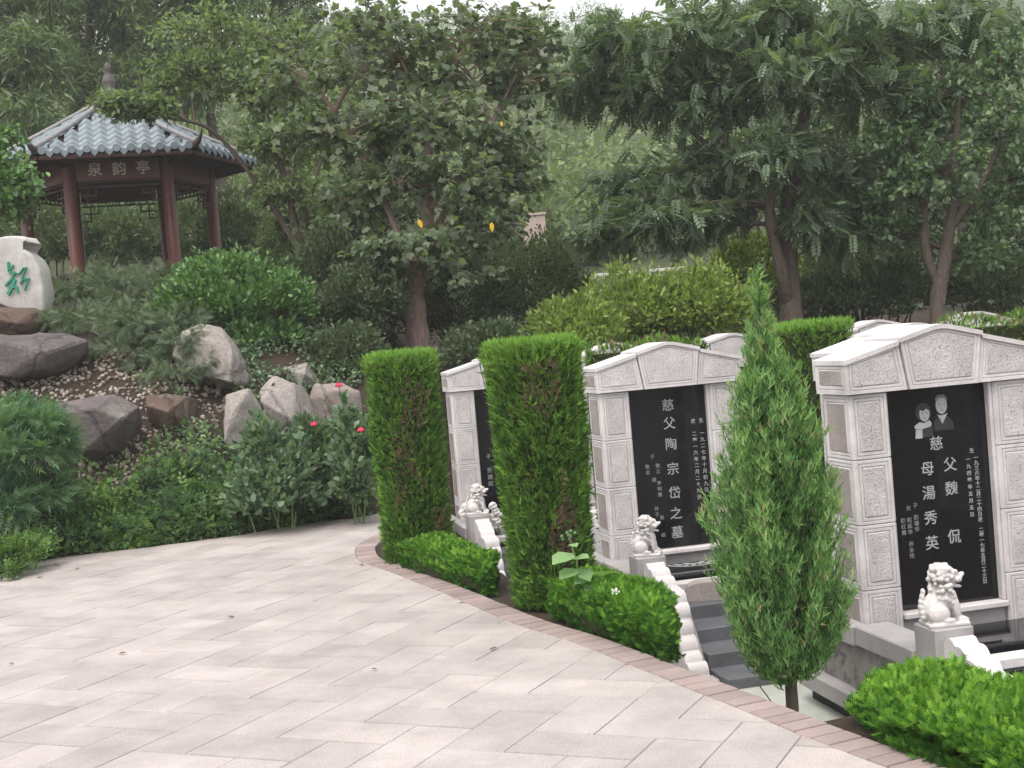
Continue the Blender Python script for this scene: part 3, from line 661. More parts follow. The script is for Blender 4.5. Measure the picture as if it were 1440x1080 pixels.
def bez(a, b, c, n=7):
    t = np.linspace(0, 1, n)[:, None]; a, b, c = map(np.asarray, (a, b, c)); return (1 - t) ** 2 * a + 2 * t * (1 - t) * b + t * t * c
def lobe(px, py, Z, rx, ry, rz=None):
    c = PX(px, py, Z); k = Z / F_PX; return c, np.array([rx * k, (rz if rz else rx) * k, ry * k])
def tree(name, label, cat, trunk, lobes, T, lscale, mat, bark, per_lobe=60, per_twig=14, droop=.25, group=None, r0=.12, lflat=.6, limb_r=.035, extra=0, loc=None, trunk_k=9):
    """trunk: list of polylines [(x,y,z,r)...] starting at the base; lobes: (center, radii, weight)"""
    base = np.array(trunk[0][0][:3]); e = thing(name, label, cat, tuple(base), 0, group)
    tb = Tubes(); forks = []
    for pl in trunk:
        pl = np.array(pl, float); P = catmull(pl[:, :3] - base, 5); R = np.interp(np.linspace(0, 1, len(P)), np.linspace(0, 1, len(pl)), pl[:, 3])
        tb.add(P, R * (1 + .06 * rng.normal(size=len(P))), trunk_k); forks += [P[i] for i in range(int(len(P) * .45), len(P))]
    forks = np.array(forks); pos, axs = [], []
    for lb in lobes:
        c, rad = lb[0] - base, lb[1]; w = lb[2] if len(lb) > 2 else 1.0
        cand = forks[np.argsort(np.linalg.norm((forks - c) * np.array([1, 1, 1.0]), axis=1) + np.maximum(0, forks[:, 2] - c[2] + .1) * 1.5)[:3]]
        st = cand[rng.integers(len(cand))]; mid = st * .5 + c * .5 + np.array([0, 0, .12 * np.linalg.norm(c - st)]) + rng.normal(size=3) * .06 * np.linalg.norm(c - st)
        L_ = bez(st, mid, c, 8); tb.add(L_, np.linspace(limb_r, limb_r * .35, 8), 5)
        nt = max(3, int(per_lobe * w))
        d = rand_dir(nt); rr = rng.uniform(.35, 1.05, nt) ** .6; d[:, 2] *= .9
        ends = c + d * rad * rr[:, None]
        sidx = rng.integers(4, 8, nt)
        for q in range(nt):
            s_ = L_[sidx[q]]; en = ends[q]; m_ = (s_ + en) / 2 + rng.normal(size=3) * .08 * np.linalg.norm(en - s_) + np.array([0, 0, .10 * np.linalg.norm(en - s_)])
            
            if base[1] < 24 and q % 2 == 0: tb.add(bez(s_, m_, en, 5), np.linspace(limb_r * .32, limb_r * .10, 5), 3)      # twigs only where near enough to show
            k = per_twig; t = rng.uniform(.35, 1.06, k); bp = s_ + (m_ - s_) * 2 * np.minimum(t, .5)[:, None] + (en - m_) * 2 * np.maximum(t - .5, 0)[:, None]
            out = unit((en - s_)[None]) * .6 + rng.normal(size=(k, 3)) * .65; out[:, 2] -= droop
            pos.append(bp + rng.normal(size=(k, 3)) * lscale * .35); axs.append(out)
    tb.build('trunk', bark, e)
    pos = np.concatenate(pos); axs = unit(np.concatenate(axs)); n = len(pos)
    up = np.tile([0, 0, 1.0], (n, 1)) * lflat + rng.normal(size=(n, 3)) * (1.05 - lflat)
    scatter('crown', T, pos, axs, up, lscale * rng.uniform(.65, 1.25, n), np.clip(rng.beta(2.2, 2.2, n), 0, 1), mat, e)
    return e
def shrub(name, label, cat, base, lobes, T, lscale, mat, n=3000, group=None, droop=.0, upw=.5, stems=8, bark=None, shell=.55, flat=.4, clump=.8):
    base = np.array(base, float); e = thing(name, label, cat, tuple(base), 0, group)
    vol = np.array([np.prod(l[1]) ** (2 / 3) for l in lobes]); vol /= vol.sum(); pos, axs = [], []
    for (l, w) in zip(lobes, vol):
        m = max(10, int(n * w)); c = l[0] - base
        ncl = max(6, m // 26); cd = rand_dir(ncl); cd[:, 2] = np.abs(cd[:, 2]) * .9 + cd[:, 2] * .1 - .15; cr = rng.uniform(shell, 1.05, ncl)
        k = rng.integers(0, ncl, m); cl = unit(cd) * cr[:, None]
        p = cl[k] + rng.normal(size=(m, 3)) * .16 * clump
        pos.append(c + p * l[1]); axs.append(unit(p) * .8 + rng.normal(size=(m, 3)) * .5 + np.array([0, 0, upw - droop]))
    pos = np.concatenate(pos); axs = np.concatenate(axs); m = len(pos)
    gz = ground_z(pos[:, 0] + base[0], pos[:, 1] + base[1]) - base[2]; pos[:, 2] = np.maximum(pos[:, 2], gz + .03)
    up = np.tile([0, 0, 1.0], (m, 1)) * flat + rng.normal(size=(m, 3)) * .6
    scatter('foliage', T, pos, axs, up, lscale * rng.uniform(.6, 1.3, m), np.clip(rng.beta(2, 2, m), 0, 1), mat, e)
    tb = Tubes()
    for q in range(stems):
        l = lobes[q % len(lobes)]; en = l[0] - base + rand_dir(1)[0] * l[1] * .6; s_ = np.array([rng.normal() * .08, rng.normal() * .08, -.05])
        if len(lobes) > 1: s_[:2] += (l[0] - base)[:2] * .5; s_[2] = ground_z(s_[0] + base[0], s_[1] + base[1]) - base[2] - .05
        tb.add(bez(s_, (s_ + en) / 2 + rng.normal(size=3) * .05 + np.array([0, 0, .1]), en, 6), np.linspace(.016, .005, 6), 4)
    stuff(tb.build('stem', bark or M['bark_dark'], e))
    return e

# ------------------------------------------------------------------ clipped columns, hedges and cypress
def in_poly(p, poly):
    x, y = p[:, 0], p[:, 1]; ins = np.zeros(len(p), bool); n = len(poly)
    for i in range(n):
        (x1, y1), (x2, y2) = poly[i - 1], poly[i]
        c = ((y1 > y) != (y2 > y)) & (x < (x2 - x1) * (y - y1) / (y2 - y1 + 1e-12) + x1); ins ^= c
    return ins
def clipped_column(label, c, r, h, z0, n=15000, square=0.0, dead_dir=(.35, -.9), dead=.35, name='clipped_column', taper=0.0, patch=None):
    e = thing(name, label, 'hedge', (c[0], c[1], z0), 0, 'clipped evergreen hedges')
    a = rng.uniform(0, 2 * math.pi, n); hh = rng.uniform(0, 1, n) ** .95; top = rng.uniform(size=n) < .17
    def prof(a, t):
        sq = 1.0 / np.maximum(np.abs(np.cos(a)), np.abs(np.sin(a))); rr = (1 - square) + square * np.minimum(sq, 1.32)
        return r * rr * (1 + .035 * np.sin(3 * a + 5 * t) + .03 * np.sin(7 * a - 9 * t + 1) + .02 * np.sin(13 * t + 2 * a)) * (.95 + .07 * t) * (1 - taper * (1 - t))
    rad = prof(a, hh) * rng.uniform(.86, 1.02, n)
    pos = np.stack([np.cos(a) * rad, np.sin(a) * rad, hh * (h - .04)], 1); nrm = np.stack([np.cos(a), np.sin(a), np.zeros(n)], 1)
    rt = np.sqrt(rng.uniform(0, 1, n)) * prof(a, 1.0); pos[top] = np.stack([np.cos(a) * rt, np.sin(a) * rt, np.full(n, h - .055) + rng.uniform(-.02, .02, n)], 1)[top]
    ax = nrm * .55 + np.array([0, 0, .75]) + rng.normal(size=(n, 3)) * .33; ax[top] = rng.normal(size=(top.sum(), 3)) * .25 + np.array([0, 0, 1.0])
    pn = np.array([noise.noise(Vector((math.cos(t) * 1.5 + c[0] * 3, math.sin(t) * 1.5, z * 2.1))) for t, z in zip(a, pos[:, 2])])
    fine = np.array([noise.noise(Vector((math.cos(t) * 5 + c[0] * 9, math.sin(t) * 5, z * 6.5))) for t, z in zip(a, pos[:, 2])])
    face = nrm[:, 0] * dead_dir[0] + nrm[:, 1] * dead_dir[1]
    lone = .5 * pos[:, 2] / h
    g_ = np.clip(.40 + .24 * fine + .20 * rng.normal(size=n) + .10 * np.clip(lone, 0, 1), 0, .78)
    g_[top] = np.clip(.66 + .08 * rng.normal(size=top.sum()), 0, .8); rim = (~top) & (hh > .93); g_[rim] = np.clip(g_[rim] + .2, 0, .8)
    dm = (~top) & (hh < .93) & (face > .55) & (pn + .4 * (face - .8) + .35 * fine > dead * .5) & (rng.uniform(size=n) < .5)
    if patch: dm |= (np.hypot((np.arctan2(np.sin(a - patch[0]), np.cos(a - patch[0]))) / .42, (pos[:, 2] - patch[1]) / .22) + .5 * fine < .85) & (rng.uniform(size=n) < .8)
    g_[dm] = rng.uniform(.86, 1, dm.sum())
    sc_ = rng.uniform(.034, .075, n); sc_[top] *= 1.25
    scatter('foliage', T_SPRAY, pos, ax, rng.normal(size=(n, 3)), sc_, g_, M['lf_column'], e)
    bm = bmesh.new(); k = 20; m_ = 12
    V = [[bm.verts.new((math.cos(2 * math.pi * i / k) * prof(np.array(2 * math.pi * i / k), j / m_) * .88, math.sin(2 * math.pi * i / k) * prof(np.array(2 * math.pi * i / k), j / m_) * .88, .06 + (h - .14) * j / m_)) for i in range(k)] for j in range(m_ + 1)]
    for j in range(m_):
        for i in range(k): bm.faces.new((V[j][i], V[j][(i + 1) % k], V[j + 1][(i + 1) % k], V[j + 1][i]))
    bm.faces.new(V[0][::-1]); bm.faces.new(V[-1])
    link('inner_twigs', mesh_bm('inner_twigs', bm, M['core']), e)
    tb = Tubes(); tb.add([(0, 0, -.05), (.01, 0, .1), (0, .01, .25)], [.035, .03, .025], 7); tb.build('trunk', M['bark'], e)
    return e
M['core'] = stone_mat('hedge_core', (.030, .036, .014), .5, 60, 6, .95, 1.0, 40)
clipped_column('farther clipped evergreen column at the curved tip of the brick border', (-.80, 9.97), .245, 1.55, -.02, 14000, dead=.92)
clipped_column('nearer tall clipped evergreen column with brown patches between the two low hedges', (.14, 7.95), .268, 1.56, -.02, 17000, dead=.78, taper=.14, patch=(-1.15, .42))
cc = PX(1130, 450, 10.9)
clipped_column('square clipped hedge block behind the young cypress, left of the couple gravestone', (cc[0], cc[1]),   .32, 2.12, -.62, 9000, square=1.0, dead=.6, name='clipped_hedge')

def low_hedge(label, poly, h, n, z0=-.02, scale=(.035, .075), name='low_hedge', mat='lf_low', T=None, bump=1.0, bright=0.0, core=.66):
    poly = np.array(poly, float); c = poly.mean(0); e = thing(name, label, 'hedge', (c[0], c[1], z0), 0, 'clipped evergreen hedges')
    P = poly - c; A = P; B = np.roll(P, -1, 0); L_ = np.linalg.norm(B - A, axis=1); per = L_.sum()
    ar = abs(area([tuple(p) for p in P])); ntop = int(n * ar / (ar + per * h)); ns = n - ntop
    lo, hi = P.min(0), P.max(0); tp = rng.uniform(lo, hi, (ntop * 4, 2)); tp = tp[in_poly(tp, P)][:ntop]
    def hz(p): return h * (1 + bump * (.10 * np.sin(p[:, 0] * 9 + p[:, 1] * 5) + .08 * np.sin(p[:, 1] * 13 - p[:, 0] * 4 + 1)))
    ed = np.array([np.min([np.linalg.norm(np.cross(np.append(b - a, 0), np.append(q - a, 0))) / max(1e-6, np.linalg.norm(b - a)) for a, b in zip(A, B)]) for q in tp])
    tz = hz(tp) - .10 * np.exp(-(ed / .05) ** 2) * h / .3 - .04
    pt = np.column_stack([tp, tz + rng.uniform(-.03, .012, len(tp))]); at_ = rng.normal(size=(len(tp), 3)) * .38 + np.array([0, 0, 1.0])
    k = rng.choice(len(P), ns, p=L_ / per); t = rng.uniform(0, 1, ns); q = A[k] + (B - A)[k] * t[:, None]; nn = np.stack([(B - A)[k, 1], -(B - A)[k, 0]], 1); nn /= np.linalg.norm(nn, axis=1)[:, None]
    if area([tuple(p) for p in P]) < 0: nn = -nn
    zz = rng.uniform(0, 1, ns) ** .85; lump = .03 * bump * (np.sin(q[:, 0] * 17 + q[:, 1] * 11) + np.sin(zz * 9 + q[:, 0] * 21)) - .05 * np.clip(.35 - zz, 0, 1)
    ps = np.column_stack([q + nn * (lump - .03 + rng.uniform(-.03, .02, ns))[:, None], zz * (hz(q) - .05)]); as_ = np.column_stack([nn * .75, np.full(ns, .6)]) + rng.normal(size=(ns, 3)) * .35
    pos = np.vstack([pt, ps]); ax = np.vstack([at_, as_]); m = len(pos)
    r_ = np.concatenate([np.clip(.62 + bright + .22 * rng.normal(size=len(pt)) + .14 * np.sin(pt[:, 0] * 41 + np.sin(pt[:, 1] * 37) * 2), 0, 1), np.clip(.04 + .42 * zz + bright + .22 * rng.normal(size=ns) + .12 * np.sin(ps[:, 1] * 47 + ps[:, 2] * 39), 0, 1)])  # shading of the hedge sides put into leaf colour, darker towards the bottom
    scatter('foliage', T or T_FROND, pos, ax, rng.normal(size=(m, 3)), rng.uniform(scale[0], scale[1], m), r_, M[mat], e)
    bm = bmesh.new(); Q = P * (.86 if core < .9 else .95); prism(bm, [tuple(p) for p in Q], 'z', .03, h * core); bmesh.ops.triangulate(bm, faces=[f for f in bm.faces if len(f.verts) > 4]); link('inner_twigs', mesh_bm('inner_twigs', bm, M['core']), e)
    tb = Tubes()
    for _ in range(14):
        i = rng.integers(len(P)); s_ = P[i] * rng.uniform(.4, .85); tb.add([(s_[0], s_[1], -.04), (s_[0] * 1.02, s_[1] * 1.02, .05), (s_[0] * 1.04, s_[1] * 1.04, min(.2, h * .5))], [.009, .008, .006], 5)
    stuff(tb.build('stem', M['bark'], e))
    return e
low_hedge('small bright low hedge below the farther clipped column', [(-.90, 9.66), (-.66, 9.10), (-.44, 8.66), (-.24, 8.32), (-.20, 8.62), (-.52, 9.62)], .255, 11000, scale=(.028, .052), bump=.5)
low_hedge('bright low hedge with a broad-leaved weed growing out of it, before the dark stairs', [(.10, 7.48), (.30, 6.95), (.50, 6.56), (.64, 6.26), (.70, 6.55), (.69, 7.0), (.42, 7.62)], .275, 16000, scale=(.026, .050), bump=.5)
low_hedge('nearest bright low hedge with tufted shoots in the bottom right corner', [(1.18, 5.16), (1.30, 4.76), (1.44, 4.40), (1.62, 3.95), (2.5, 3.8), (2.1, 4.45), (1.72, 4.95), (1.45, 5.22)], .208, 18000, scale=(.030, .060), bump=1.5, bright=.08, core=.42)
h1 = [PX(826, 490, 11.3)[:2], PX(992, 478, 11.5)[:2]]
low_hedge('flat clipped hedge behind the second gravestone roof', [tuple(h1[0]), tuple(h1[1]), (h1[1][0], h1[1][1] + .5), (h1[0][0], h1[0][1] + .5)], 2.09, 6500, z0=-.62, scale=(.04, .085), name='clipped_hedge', mat='lf_column', T=T_SPRAY, bump=.12, core=.955)
h2 = [PX(1322, 470, 10.2)[:2], PX(1560, 440, 10.8)[:2]]
low_hedge('flat clipped hedge at the right edge behind the couple gravestone', [tuple(h2[0]), tuple(h2[1]), (h2[1][0], h2[1][1] + .5), (h2[0][0], h2[0][1] + .5)], 2.06, 6500, z0=-.62, scale=(.04, .085), name='clipped_hedge', mat='lf_column', T=T_SPRAY, bump=.12, core=.955)

def cypress():
    p = PX(1112, 1000, 6.3); b = np.array([p[0], 6.3, -.62]); e = thing('cypress_tree', 'slender young cypress tree with a thin bare tip between two gravestones', 'tree', tuple(b))
    H = 2.40; tb = Tubes(); z = np.linspace(0, H, 14); tr = np.stack([.012 * np.sin(z * 3), .01 * np.cos(z * 2.5), z], 1); tb.add(tr, np.interp(z, [0, .5, 1.8, H], [.034, .028, .014, .002]), 8)
    pos, ax = [], []
    def wr(z): return np.interp(z, [.40, .58, .82, 1.15, 1.50, 1.75, 1.92, 2.04, 2.38], [.09, .20, .295, .31, .255, .175, .10, .045, .02])
    for k in range(370):
        zt = .50 + (2.03 - .50) * rng.uniform() ** .95; a = rng.uniform(0, 6.28); rr = wr(zt) * rng.uniform(.6, 1.12)
        en = np.array([math.cos(a) * rr, math.sin(a) * rr, zt + .10 * rng.uniform()]); zs = max(.46, zt - .9 * rr - .06); s_ = np.array([0, 0, zs]); m_ = np.array([en[0] * .62, en[1] * .62, zs + .25 * (en[2] - zs)])
        B_ = bez(s_, m_, en, 6); tb.add(B_, np.linspace(.007, .002, 6), 3)
        n = int(28 + 95 * rr / .3); t = rng.uniform(.18, 1.0, n) ** .8; bp = (1 - t)[:, None] ** 2 * s_ + 2 * (t * (1 - t))[:, None] * m_ + t[:, None] ** 2 * en
        tdir = unit(en - m_); pos.append(bp + rng.normal(size=(n, 3)) * .016); ax.append(tdir * .8 + np.array([0, 0, .45]) + rng.normal(size=(n, 3)) * .38)
    n = 150; zz = rng.uniform(1.85, H, n); pos.append(np.stack([rng.normal(size=n) * .008, rng.normal(size=n) * .008, zz], 1)); ax.append(np.array([0, 0, 1.0]) + rng.normal(size=(n, 3)) * .30)
    for k in range(22):                                                          # short upright side shoots of the thin leader
        zs = rng.uniform(1.80, 2.28); a = rng.uniform(0, 6.28); L_ = .16 * (2.48 - zs) / .6 + .03; d = np.array([math.cos(a) * .42, math.sin(a) * .42, 1.0]); s_ = np.array([0, 0, zs]); en = s_ + d * L_
        tb.add([s_, (s_ + en) / 2, en], [.003, .0025, .0015], 3); n = 16; t = rng.uniform(.1, 1, n); pos.append(s_ + (en - s_) * t[:, None] + rng.normal(size=(n, 3)) * .004); ax.append(d + rng.normal(size=(n, 3)) * .3)
    pos = np.concatenate(pos); ax = np.concatenate(ax); n = len(pos)
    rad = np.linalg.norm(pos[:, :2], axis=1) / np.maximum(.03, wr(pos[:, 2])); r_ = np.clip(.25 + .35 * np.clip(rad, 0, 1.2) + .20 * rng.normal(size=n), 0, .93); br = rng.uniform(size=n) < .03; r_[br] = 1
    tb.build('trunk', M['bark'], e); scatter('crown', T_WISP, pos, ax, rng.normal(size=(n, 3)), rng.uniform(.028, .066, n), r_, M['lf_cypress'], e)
    # the loose low tuft on its left side
cypress()

# ------------------------------------------------------------------ rocks
def rock(label, outline, Z, thick, mat, name='boulder', sub=4, rough=.03, back=.85, tilt=0.0, group='rocks of the bank'):
    P = np.array([PX(x, y, Z) for x, y in outline]); c = P.mean(0); Q = P - c
    bm = bmesh.new()
    for lay, s, dy in ((0, .66, -.45), (2, 1.0, 0), (4, back * .85, .55)):
        for q in Q:
            if lay == 0 and rng.uniform() < .45: continue
            j = rng.normal(size=3) * .05 * (1 if lay != 2 else .15)
            bm.verts.new((q[0] * s + j[0], dy * thick + tilt * q[2] + j[1], q[2] * s + j[2] - (.05 if lay > 2 else 0)))
    r_ = bmesh.ops.convex_hull(bm, input=bm.verts[:]); bmesh.ops.delete(bm, geom=[v for v in bm.verts if not v.link_faces], context='VERTS')
    size = max(np.ptp(Q[:, 0]), np.ptp(Q[:, 2]))
    bmesh.ops.bevel(bm, geom=bm.edges[:], offset=size * .012, segments=1, affect='EDGES')
    bmesh.ops.triangulate(bm, faces=bm.faces[:])
    for _ in range(5):
        lng = [e for e in bm.edges if e.calc_length() > size * .045]
        if not lng: break
        bmesh.ops.subdivide_edges(bm, edges=lng, cuts=1); bmesh.ops.triangulate(bm, faces=[f for f in bm.faces if len(f.verts) > 3])
    bm.normal_update(); sd_ = Vector(c)
    for v in bm.verts:
        p = v.co * (2.2 / size) + sd_; d = noise.fractal(p, .8, 2.1, 7) * rough * size + .5 * rough * size * (abs(noise.noise(p * 1.7)) - .3)
        v.co += v.normal * d
    for f in bm.faces: f.smooth = True
    for e_ in bm.edges: e_.smooth = len(e_.link_faces) == 2 and e_.calc_face_angle(0) < .45
    o = link(name, mesh_bm(name, bm, mat, False), None, tuple(c)); return tag(o, label, 'rock', group)
def zat(px, py): return float(hit(px, py)[1])
z1 = zat(60, 535)
rock('broad dark slab boulder under the white carved stone', [(-60, 480), (0, 470), (60, 468), (125, 477), (122, 500), (95, 520), (60, 535), (10, 533), (-60, 520)], z1 + .10, 1.0, M['rock_dark'])
z2 = zat(135, 655)
rock('dark angular boulder with a pale top wedged in the pebble bank', [(72, 568), (110, 566), (160, 553), (198, 573), (192, 590), (165, 618), (150, 648), (132, 655), (112, 640), (78, 600)], z2 + .12, .7, M['rock_dark'], rough=.025)
z3 = zat(240, 622)
rock('brown mossy boulder right of the angular boulder', [(205, 558), (235, 553), (262, 557), (270, 600), (250, 622), (222, 610), (207, 590)], z3 + .2, .6, M['rock_brown'])
z4 = zat(330, 545)
rock('tall pale slanting boulder below the round shrub', [(258, 466), (280, 453), (312, 460), (338, 498), (360, 538), (346, 552), (305, 548), (262, 530), (252, 495)], z4 + .05, .9, M['rock_light'])
rock('pale grey boulder among the roses', [(366, 548), (386, 530), (414, 536), (426, 572), (438, 592), (432, 636), (410, 640), (386, 612), (368, 580)], zat(420, 632) + .05, .6, M['rock_light'])
rock('pinkish boulder beside the farther clipped column', [(430, 566), (444, 540), (482, 536), (506, 552), (512, 600), (484, 622), (436, 616)], zat(470, 610) + .1, .7, M['rock_pink'])
rock('small grey block stone on top of the rose bed rocks', [(396, 516), (432, 508), (444, 530), (430, 556), (400, 552)], zat(420, 556) + .25, .4, M['rock_light'])
rock('grey streaked boulder half hidden behind rose stems', [(318, 556), (350, 548), (366, 575), (372, 645), (345, 660), (320, 628)], zat(345, 650) + .1, .5, M['rock_light'])
rock('dark boulder carrying the white carved stone', [(-60, 440), (0, 432), (58, 436), (66, 455), (60, 475), (0, 478), (-60, 480)], z1 + 1.2, .9, M['rock_brown'])
# white carved stone with a green character
ZS = z1 + 1.25
out_s = [(-70, 440), (-75, 370), (-40, 345), (-5, 336), (20, 332), (40, 334), (50, 343), (34, 341), (28, 348), (38, 352), (52, 362), (60, 378), (66, 405), (66, 440), (40, 442), (0, 428), (-30, 432)]
Pq = np.array([PX(x, y, ZS) for x, y in out_s]); cq = Pq.mean(0); Qq = Pq - cq
bm = bmesh.new(); prism(bm, [(q[0], q[2]) for q in Qq], 'y', -.12, .28); bmesh.ops.triangulate(bm, faces=[f for f in bm.faces if len(f.verts) > 4])
bmesh.ops.bevel(bm, geom=[e for e in bm.edges if e.is_boundary is False and len(e.link_faces) == 2 and e.calc_face_angle(0) > .8], offset=.035, segments=3, affect='EDGES', profile=.5)
bmesh.ops.triangulate(bm, faces=bm.faces[:]); bmesh.ops.subdivide_edges(bm, edges=[e for e in bm.edges if e.calc_length() > .1], cuts=2); bmesh.ops.triangulate(bm, faces=bm.faces[:]); bm.normal_update()
for v in bm.verts: v.co += v.normal * (.022 * noise.fractal(v.co * 4 + Vector((3, 1, 7)), 1, 2, 4)) 
st = link('carved_stone', mesh_bm('carved_stone', bm, M['scholar'], True), None, tuple(cq)); tag(st, 'white upright carved stone with a green painted character at the left edge', 'stone')
bm = bmesh.new()
def stroke(pts, w):
    P = np.array([PX(x, y, ZS) - cq for x, y in pts])[:, [0, 2]]
    for i in range(len(P) - 1):
        d = P[i + 1] - P[i]; d /= np.linalg.norm(d); n_ = np.array([-d[1], d[0]]) * w * .5
        prism(bm, [tuple(P[i] - n_ - d * w * .2), tuple(P[i + 1] - n_ * .8 + d * w * .2), tuple(P[i + 1] + n_ * .8 + d * w * .2), tuple(P[i] + n_ - d * w * .2)], 'y', -.155 - .0008 * i, -.10)
stroke([(18, 370), (19, 383), (27, 384), (22, 394), (14, 402)], .022); stroke([(19, 382), (25, 374)], .014); stroke([(27, 384), (33, 386), (39, 378), (43, 377), (40, 384), (35, 400), (39, 394), (47, 392), (43, 402), (41, 409)], .012)
stroke([(27, 394), (24, 403), (18, 414)], .035); stroke([(24, 404), (30, 404), (31, 412)], .022)
link('green_character', mesh_bm('green_character', bm, M['green_paint']), st)
# pebbles set in the bank
bm = bmesh.new(); bmesh.ops.create_icosphere(bm, subdivisions=1, radius=.5); pv = np.array([v.co[:] for v in bm.verts]); pf = np.array([[v.index for v in f.verts] for f in bm.faces]); bm.free()
n = 4600; x = rng.uniform(-5.6, -2.4, n); d = rng.uniform(.25, 3.6, n); y = np.interp(x, BX, BY) + d; k = (x < -3.05 + .35 * vnoise(x, y, 3)) & ((d < 2.9) | (x < -4)); x, y = x[k], y[k]; n = len(x); z = ground_z(x, y)
pp = np.stack([x, y, z + .008], 1); scatter_o = scatter('pebbles', (pv * np.array([1, .8, .7]), pf), pp, rand_dir(n) * np.array([1, 1, .4]), np.array([[0, -.5, 1.0]]) + rng.normal(size=(n, 3)) * .3, rng.uniform(.030, .064, n), rng.uniform(size=n), leaf_mat('pebble_stone', [(0, (.11, .085, .07)), (.4, (.21, .175, .145)), (.75, (.32, .28, .24)), (1, (.44, .40, .35))], 0.0, .8, .3, 1.05))
stuff(scatter_o); tag(scatter_o, 'small round pebbles set in the slope of the bank', 'pebbles')

# ------------------------------------------------------------------ pavilion
PC = np.array([-6.5, 23.5]); PTH = math.radians(16); PZ = 2.78
pav = thing('pavilion', 'hexagonal red pavilion with blue-grey tiled roof on the bank', 'pavilion', (PC[0], PC[1], PZ), PTH)
def hexv(R, k): a = math.radians(240 + 60 * k); return np.array([R * math.cos(a), R * math.sin(a)])
def hexprism(R, z0, z1, mat, name, par): 
    bm = bmesh.new(); prism(bm, [tuple(hexv(R, k)) for k in range(6)], 'z', z0, z1); return link(name, mesh_bm(name, bm, mat), par)
hexprism(2.1, -.9, 0, M['granite_grey'], 'base', pav)
bm = bmesh.new()
cm = Tubes(); cm.add([(0, 0, 0), (0, 0, .06), (0, 0, .061), (0, 0, 2.28)], [.145, .145, .106, .100], 16)
colm = mesh_np('column', np.concatenate(cm.v), np.concatenate(cm.f), M['red_wood'], smooth=False)
colm.polygons.foreach_set('use_smooth', np.ones(len(colm.polygons), bool))
for k in range(6): v = hexv(1.55, k); link('column', colm, pav, (v[0], v[1], 0))
for k in range(6):
    a, b = hexv(1.55, k), hexv(1.55, k + 1); m_ = (a + b) / 2; ang = math.atan2(b[1] - a[1], b[0] - a[0])
    bmn = box('beam', (-.66, .66, -.05, .05, 1.93, 2.26), M['red_wood'], pav, .008); bmn.location = (m_[0], m_[1], 0); bmn.rotation_euler = (0, 0, ang)
    bb = bmesh.new(); w = .018
    def bar(x0, x1, z0, z1): bm_box(bb, x0, x1, -.012, .012, z0, z1)
    bar(-.655, .655, 1.900, 1.925); bar(-.655, .655, 1.825, 1.85)
    for xx in np.arange(-.6, .61, .12): bar(xx - .008, xx + .008, 1.851, 1.904)
    for s in (-1, 1):
        def sb(x0, x1, z0, z1): bar(min(s * x0, s * x1), max(s * x0, s * x1), z0, z1)
        sb(.36, .385, 1.695, 1.824); sb(.386, .655, 1.695, 1.72); sb(.50, .525, 1.565, 1.694); sb(.526, .655, 1.565, 1.59); sb(.50, .525, 1.721, 1.824)
    fr = link('fretwork', mesh_bm('fretwork', bb, M['dark_wood']), pav, (m_[0], m_[1], 0)); fr.rotation_euler = (0, 0, ang)
    if k != 0:
        st_ = box('bench_seat', (-.66, .66, -.16, .16, .40, .46), M['dark_wood'], pav, .006); st_.location = (m_[0], m_[1], 0); st_.rotation_euler = (0, 0, ang)
        sf = box('bench_panel', (-.66, .66, -.03, .03, .0, .399), M['dark_wood'], pav, .004); sf.location = (m_[0], m_[1], 0); sf.rotation_euler = (0, 0, ang)
    if k == 0:
        for ch, xx in (('泉', -.36), ('韵', .02), ('亭', .40)):
            cu = bpy.data.curves.new('name_character', 'FONT'); cu.body = ch; cu.size = .235; cu.extrude = .006; cu.align_x = 'CENTER'; cu.align_y = 'CENTER'; cu.offset = .001; cu.resolution_u = 3; cu.materials.append(M['gilt'])
            to = link('name_character', cu, bmn, (xx, -.054, 2.10)); to.rotation_euler = (math.pi / 2, 0, 0); FONTS.append(to)
# roof
RE, ZE, ZA, RT = 2.42, 2.33, 3.44, .16
def prof_z(u): return ZE + (ZA - ZE) * (.86 * u + .14 * u * u)
roof = link('roof', None, pav)
bm = bmesh.new(); rings = []
for u in np.linspace(0, 1, 7):
    R = RE + (RT - RE) * u; rings.append([bm.verts.new((*hexv(R, k), prof_z(u) - .05)) for k in range(6)])
for i in range(6):
    for k in range(6): bm.faces.new((rings[i][k], rings[i][(k + 1) % 6], rings[i + 1][(k + 1) % 6], rings[i + 1][k]))
inner = [bm.verts.new((*hexv(1.4, k), ZE - .02)) for k in range(6)]; bm.faces.new(inner[::-1])
for k in range(6): bm.faces.new((rings[0][k], inner[k], inner[(k + 1) % 6], rings[0][(k + 1) % 6]))
roof.data = None
deck = link('roof_deck', mesh_bm('roof_deck', bm, M['dark_wood']), pav)
for k in range(6):
    a, b = hexv(RE - .02, k), hexv(RE - .02, k + 1); m_ = (a + b) / 2; ang = math.atan2(b[1] - a[1], b[0] - a[0]); L_ = np.linalg.norm(b - a)
    fb = box('eave_board', (-L_ / 2 + .03, L_ / 2 - .03, .0, .04, ZE - .13, ZE - .055), M['red_wood'], pav, .004); fb.location = (m_[0], m_[1], 0); fb.rotation_euler = (0, 0, ang)
bpy.data.objects.remove(roof)
NR, NC, TW = 9, 10, .2
tile_n = 0
